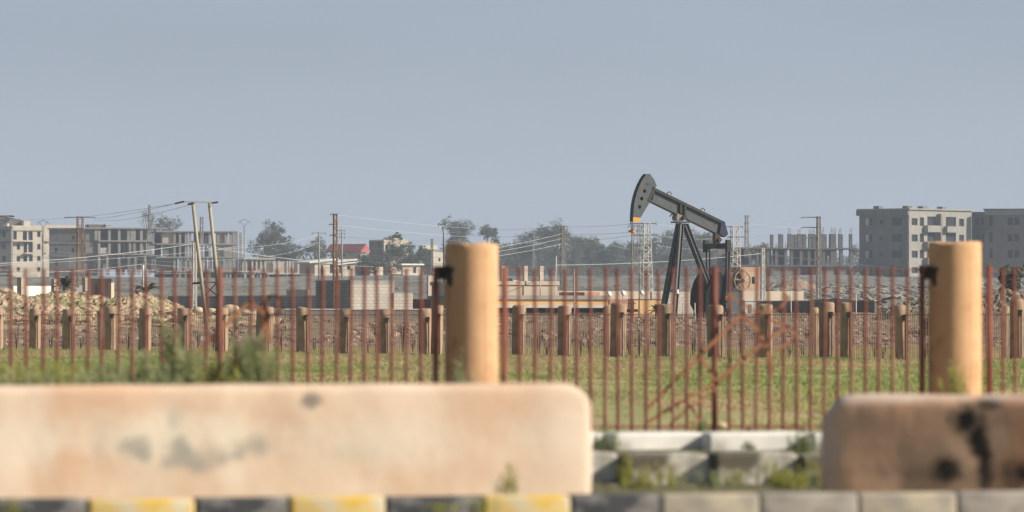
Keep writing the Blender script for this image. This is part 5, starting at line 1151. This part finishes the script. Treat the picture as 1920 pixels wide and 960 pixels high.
WN = 0
def wire(x0, y0, d0, x1, y1, d1, sag, lab, r=.022, m='wire'):
    r *= .62
    a = P(x0, y0, d0); c = P(x1, y1, d1); mb = MB(); pts = []
    for k in range(21):
        t = k/20; p = a.lerp(c, t); dz = lerp(d0, d1, t)/F*sag*4*t*(1-t); pts.append(Vector((p.x, p.y, p.z-dz))-a)
    mb.path(pts, [r*max(1, lerp(d0, d1, t/20)/420) for t in range(21)], 4); o = mb.build('power_line', M[m]); o.location = a; return tag(o, lab, 'power line', 'overhead power lines')
L1 = 'wire from the leaning poles to the rusty pylon at left, '
wire(328,382,236, 178,410,420, 3, L1+'lowest', .016,'wire_dark'); wire(344,379.5,236, 121,409,420, 3, L1+'topmost', .016,'wire_dark'); wire(364,382,236, 177,412,420, 9, L1+'slack middle one', .016,'wire_dark')
wire(121,409,420, -40,413,420, 2, 'wire leaving the rusty pylon top towards the left edge', .016,'wire_dark')
wire(-60,497,330, 362,457,380, 6, 'bright sagging wire from the left edge to the short white mast, upper', .03); wire(-60,501,330, 480,455,700, 8, 'bright wire crossing above the sand mound towards the V topped pole', .02)
wire(-60,462,700, 268,498,330, 6, 'pale wire descending from the left edge to the short white pole', .022); wire(60,466,700, 560,505,700, 5, 'pale wire crossing before the left concrete frames', .022)
wire(-40,514,300, 267,495,330, 5, 'pale wire above the mound ending at the short white pole', .018); wire(268,494,330, 620,515,335, 4, 'pale wire from the short white pole to the right', .018)
wire(366,457,380, 628,487,700, 8, 'pale wire from the short white mast to the sloping roof', .022); wire(366,462,380, 700,500,800, 4, 'lower pale wire right of the short white mast', .022); wire(366,470,380, 596,440,700, 8, 'pale wire rising to the three armed pole, upper', .02); wire(366,490,380, 597,454,700, 12, 'pale wire rising to the three armed pole, lower', .02)
wire(-40,505,300, 364,513,380, 1, 'straight pale wire low above the sand mound', .016)
wire(634,403,335, 880,428,420, 2, 'faint wire from the rusty mast top to the right', .018); wire(634,422,335, 880,444,420, 2, 'faint wire from the second arm of the rusty mast', .018); wire(634,443,335, 880,449,420, 5, 'faint wire from the lowest arm of the rusty mast', .018,'wire_dark')
wire(620,474,700, 900,483,520, 3, 'pale wire before the dark trees by the hut, upper', .02); wire(650,488,700, 900,494,520, 3, 'pale wire before the dark trees by the hut, middle', .02); wire(640,462,700, 900,470,520, 2, 'pale wire above the dark trees by the hut', .02); wire(600,500,500, 835,503,420, 6, 'pale sagging wire low before the sloping roof house', .02)
for i, (ya, yb_, l) in enumerate(((438,470,'upper'),(447,477,'middle'),(457,485,'lower'))): wire(1053,ya,520, 900,yb_,420, 2, 'wire descending from the thin pale pylon to the middle pillar, '+l, .026)
for ya, yb_, l in ((425,420,'upper'),(440,435,'middle'),(454,441,'lower')): wire(1063,ya,520, 1184,yb_,410, 2, 'wire between thin pale pylon and white pylon, '+l, .02,'wire_dark')
wire(880,430,600, 1047,425,520, 3, 'thin wire left of the thin pale pylon top', .016,'wire_dark'); wire(880,442,600, 1047,440,520, 3, 'thin wire left of the thin pale pylon middle arm', .016,'wire_dark')
for ya, yb_, l in ((420,427,'upper'),(441,445,'middle'),(460,465,'lower')): wire(1232,ya,410, 1364,yb_,440, 5, 'wire between the two white pylons, '+l, .018)
for ya, yb_, l in ((427,409,'upper'),(445,428,'middle'),(465,448,'lower')): wire(1395,ya,440, 1504,yb_,440, 4, 'wire from the right white pylon to the armed mast, '+l, .014)
for ya, l in ((428,'upper'),(436,'middle'),(446,'lower')): wire(1060,ya+10,520, 1390,ya,900, 4, 'faint far wire behind the horsehead, '+l, .012,'wire_dark')
wire(1430,475,400, 1040,497,372, 5, 'bright wire from the slim white mast passing behind the pumpjack', .03); wire(1430,474,400, 1765,508,345, 4, 'bright wire from the slim white mast down to the right pillar', .034); wire(1430,476,400, 1765,511,345, 4, 'second bright wire just below the one to the right pillar', .02)
wire(935,505,372, 1200,512,355, 2, 'thin wire above the beige roof columns', .016); wire(1050,494,520, 1330,516,360, 3, 'thin wire descending behind the pumpjack legs', .016); wire(1400,523,430, 1760,520,430, 2, 'thin straight wire low before the block of flats', .016); wire(1840,506,345, 1990,512,345, 2, 'short wire right of the right thick pillar', .03); wire(1060,432,520, 1180,468,640, 2, 'thin wire from the pale pylon down towards the rod', .014)
wire(1395,419,900, 1535,430,1000, 1, 'faint wire from the small far pylon to the right', .012)

# ------------------------------------------------------------------ haze
mb = MB(); mb.box(-760, 760, -190, 2520, -6, 62); hz = mb.build('haze', bpy.data.materials.new('haze'))
m = hz.data.materials[0]; m.use_nodes = True; t = m.node_tree; t.nodes.clear(); o = t.nodes.new('ShaderNodeOutputMaterial'); v = t.nodes.new('ShaderNodeVolumePrincipled')
v.inputs['Color'].default_value = (.66, .78, .96, 1); v.inputs['Density'].default_value = .00020; v.inputs['Anisotropy'].default_value = .0
t.links.new(v.outputs[0], o.inputs['Volume']); tag(hz, 'pale dusty haze over the whole plain', 'haze', kind='stuff')
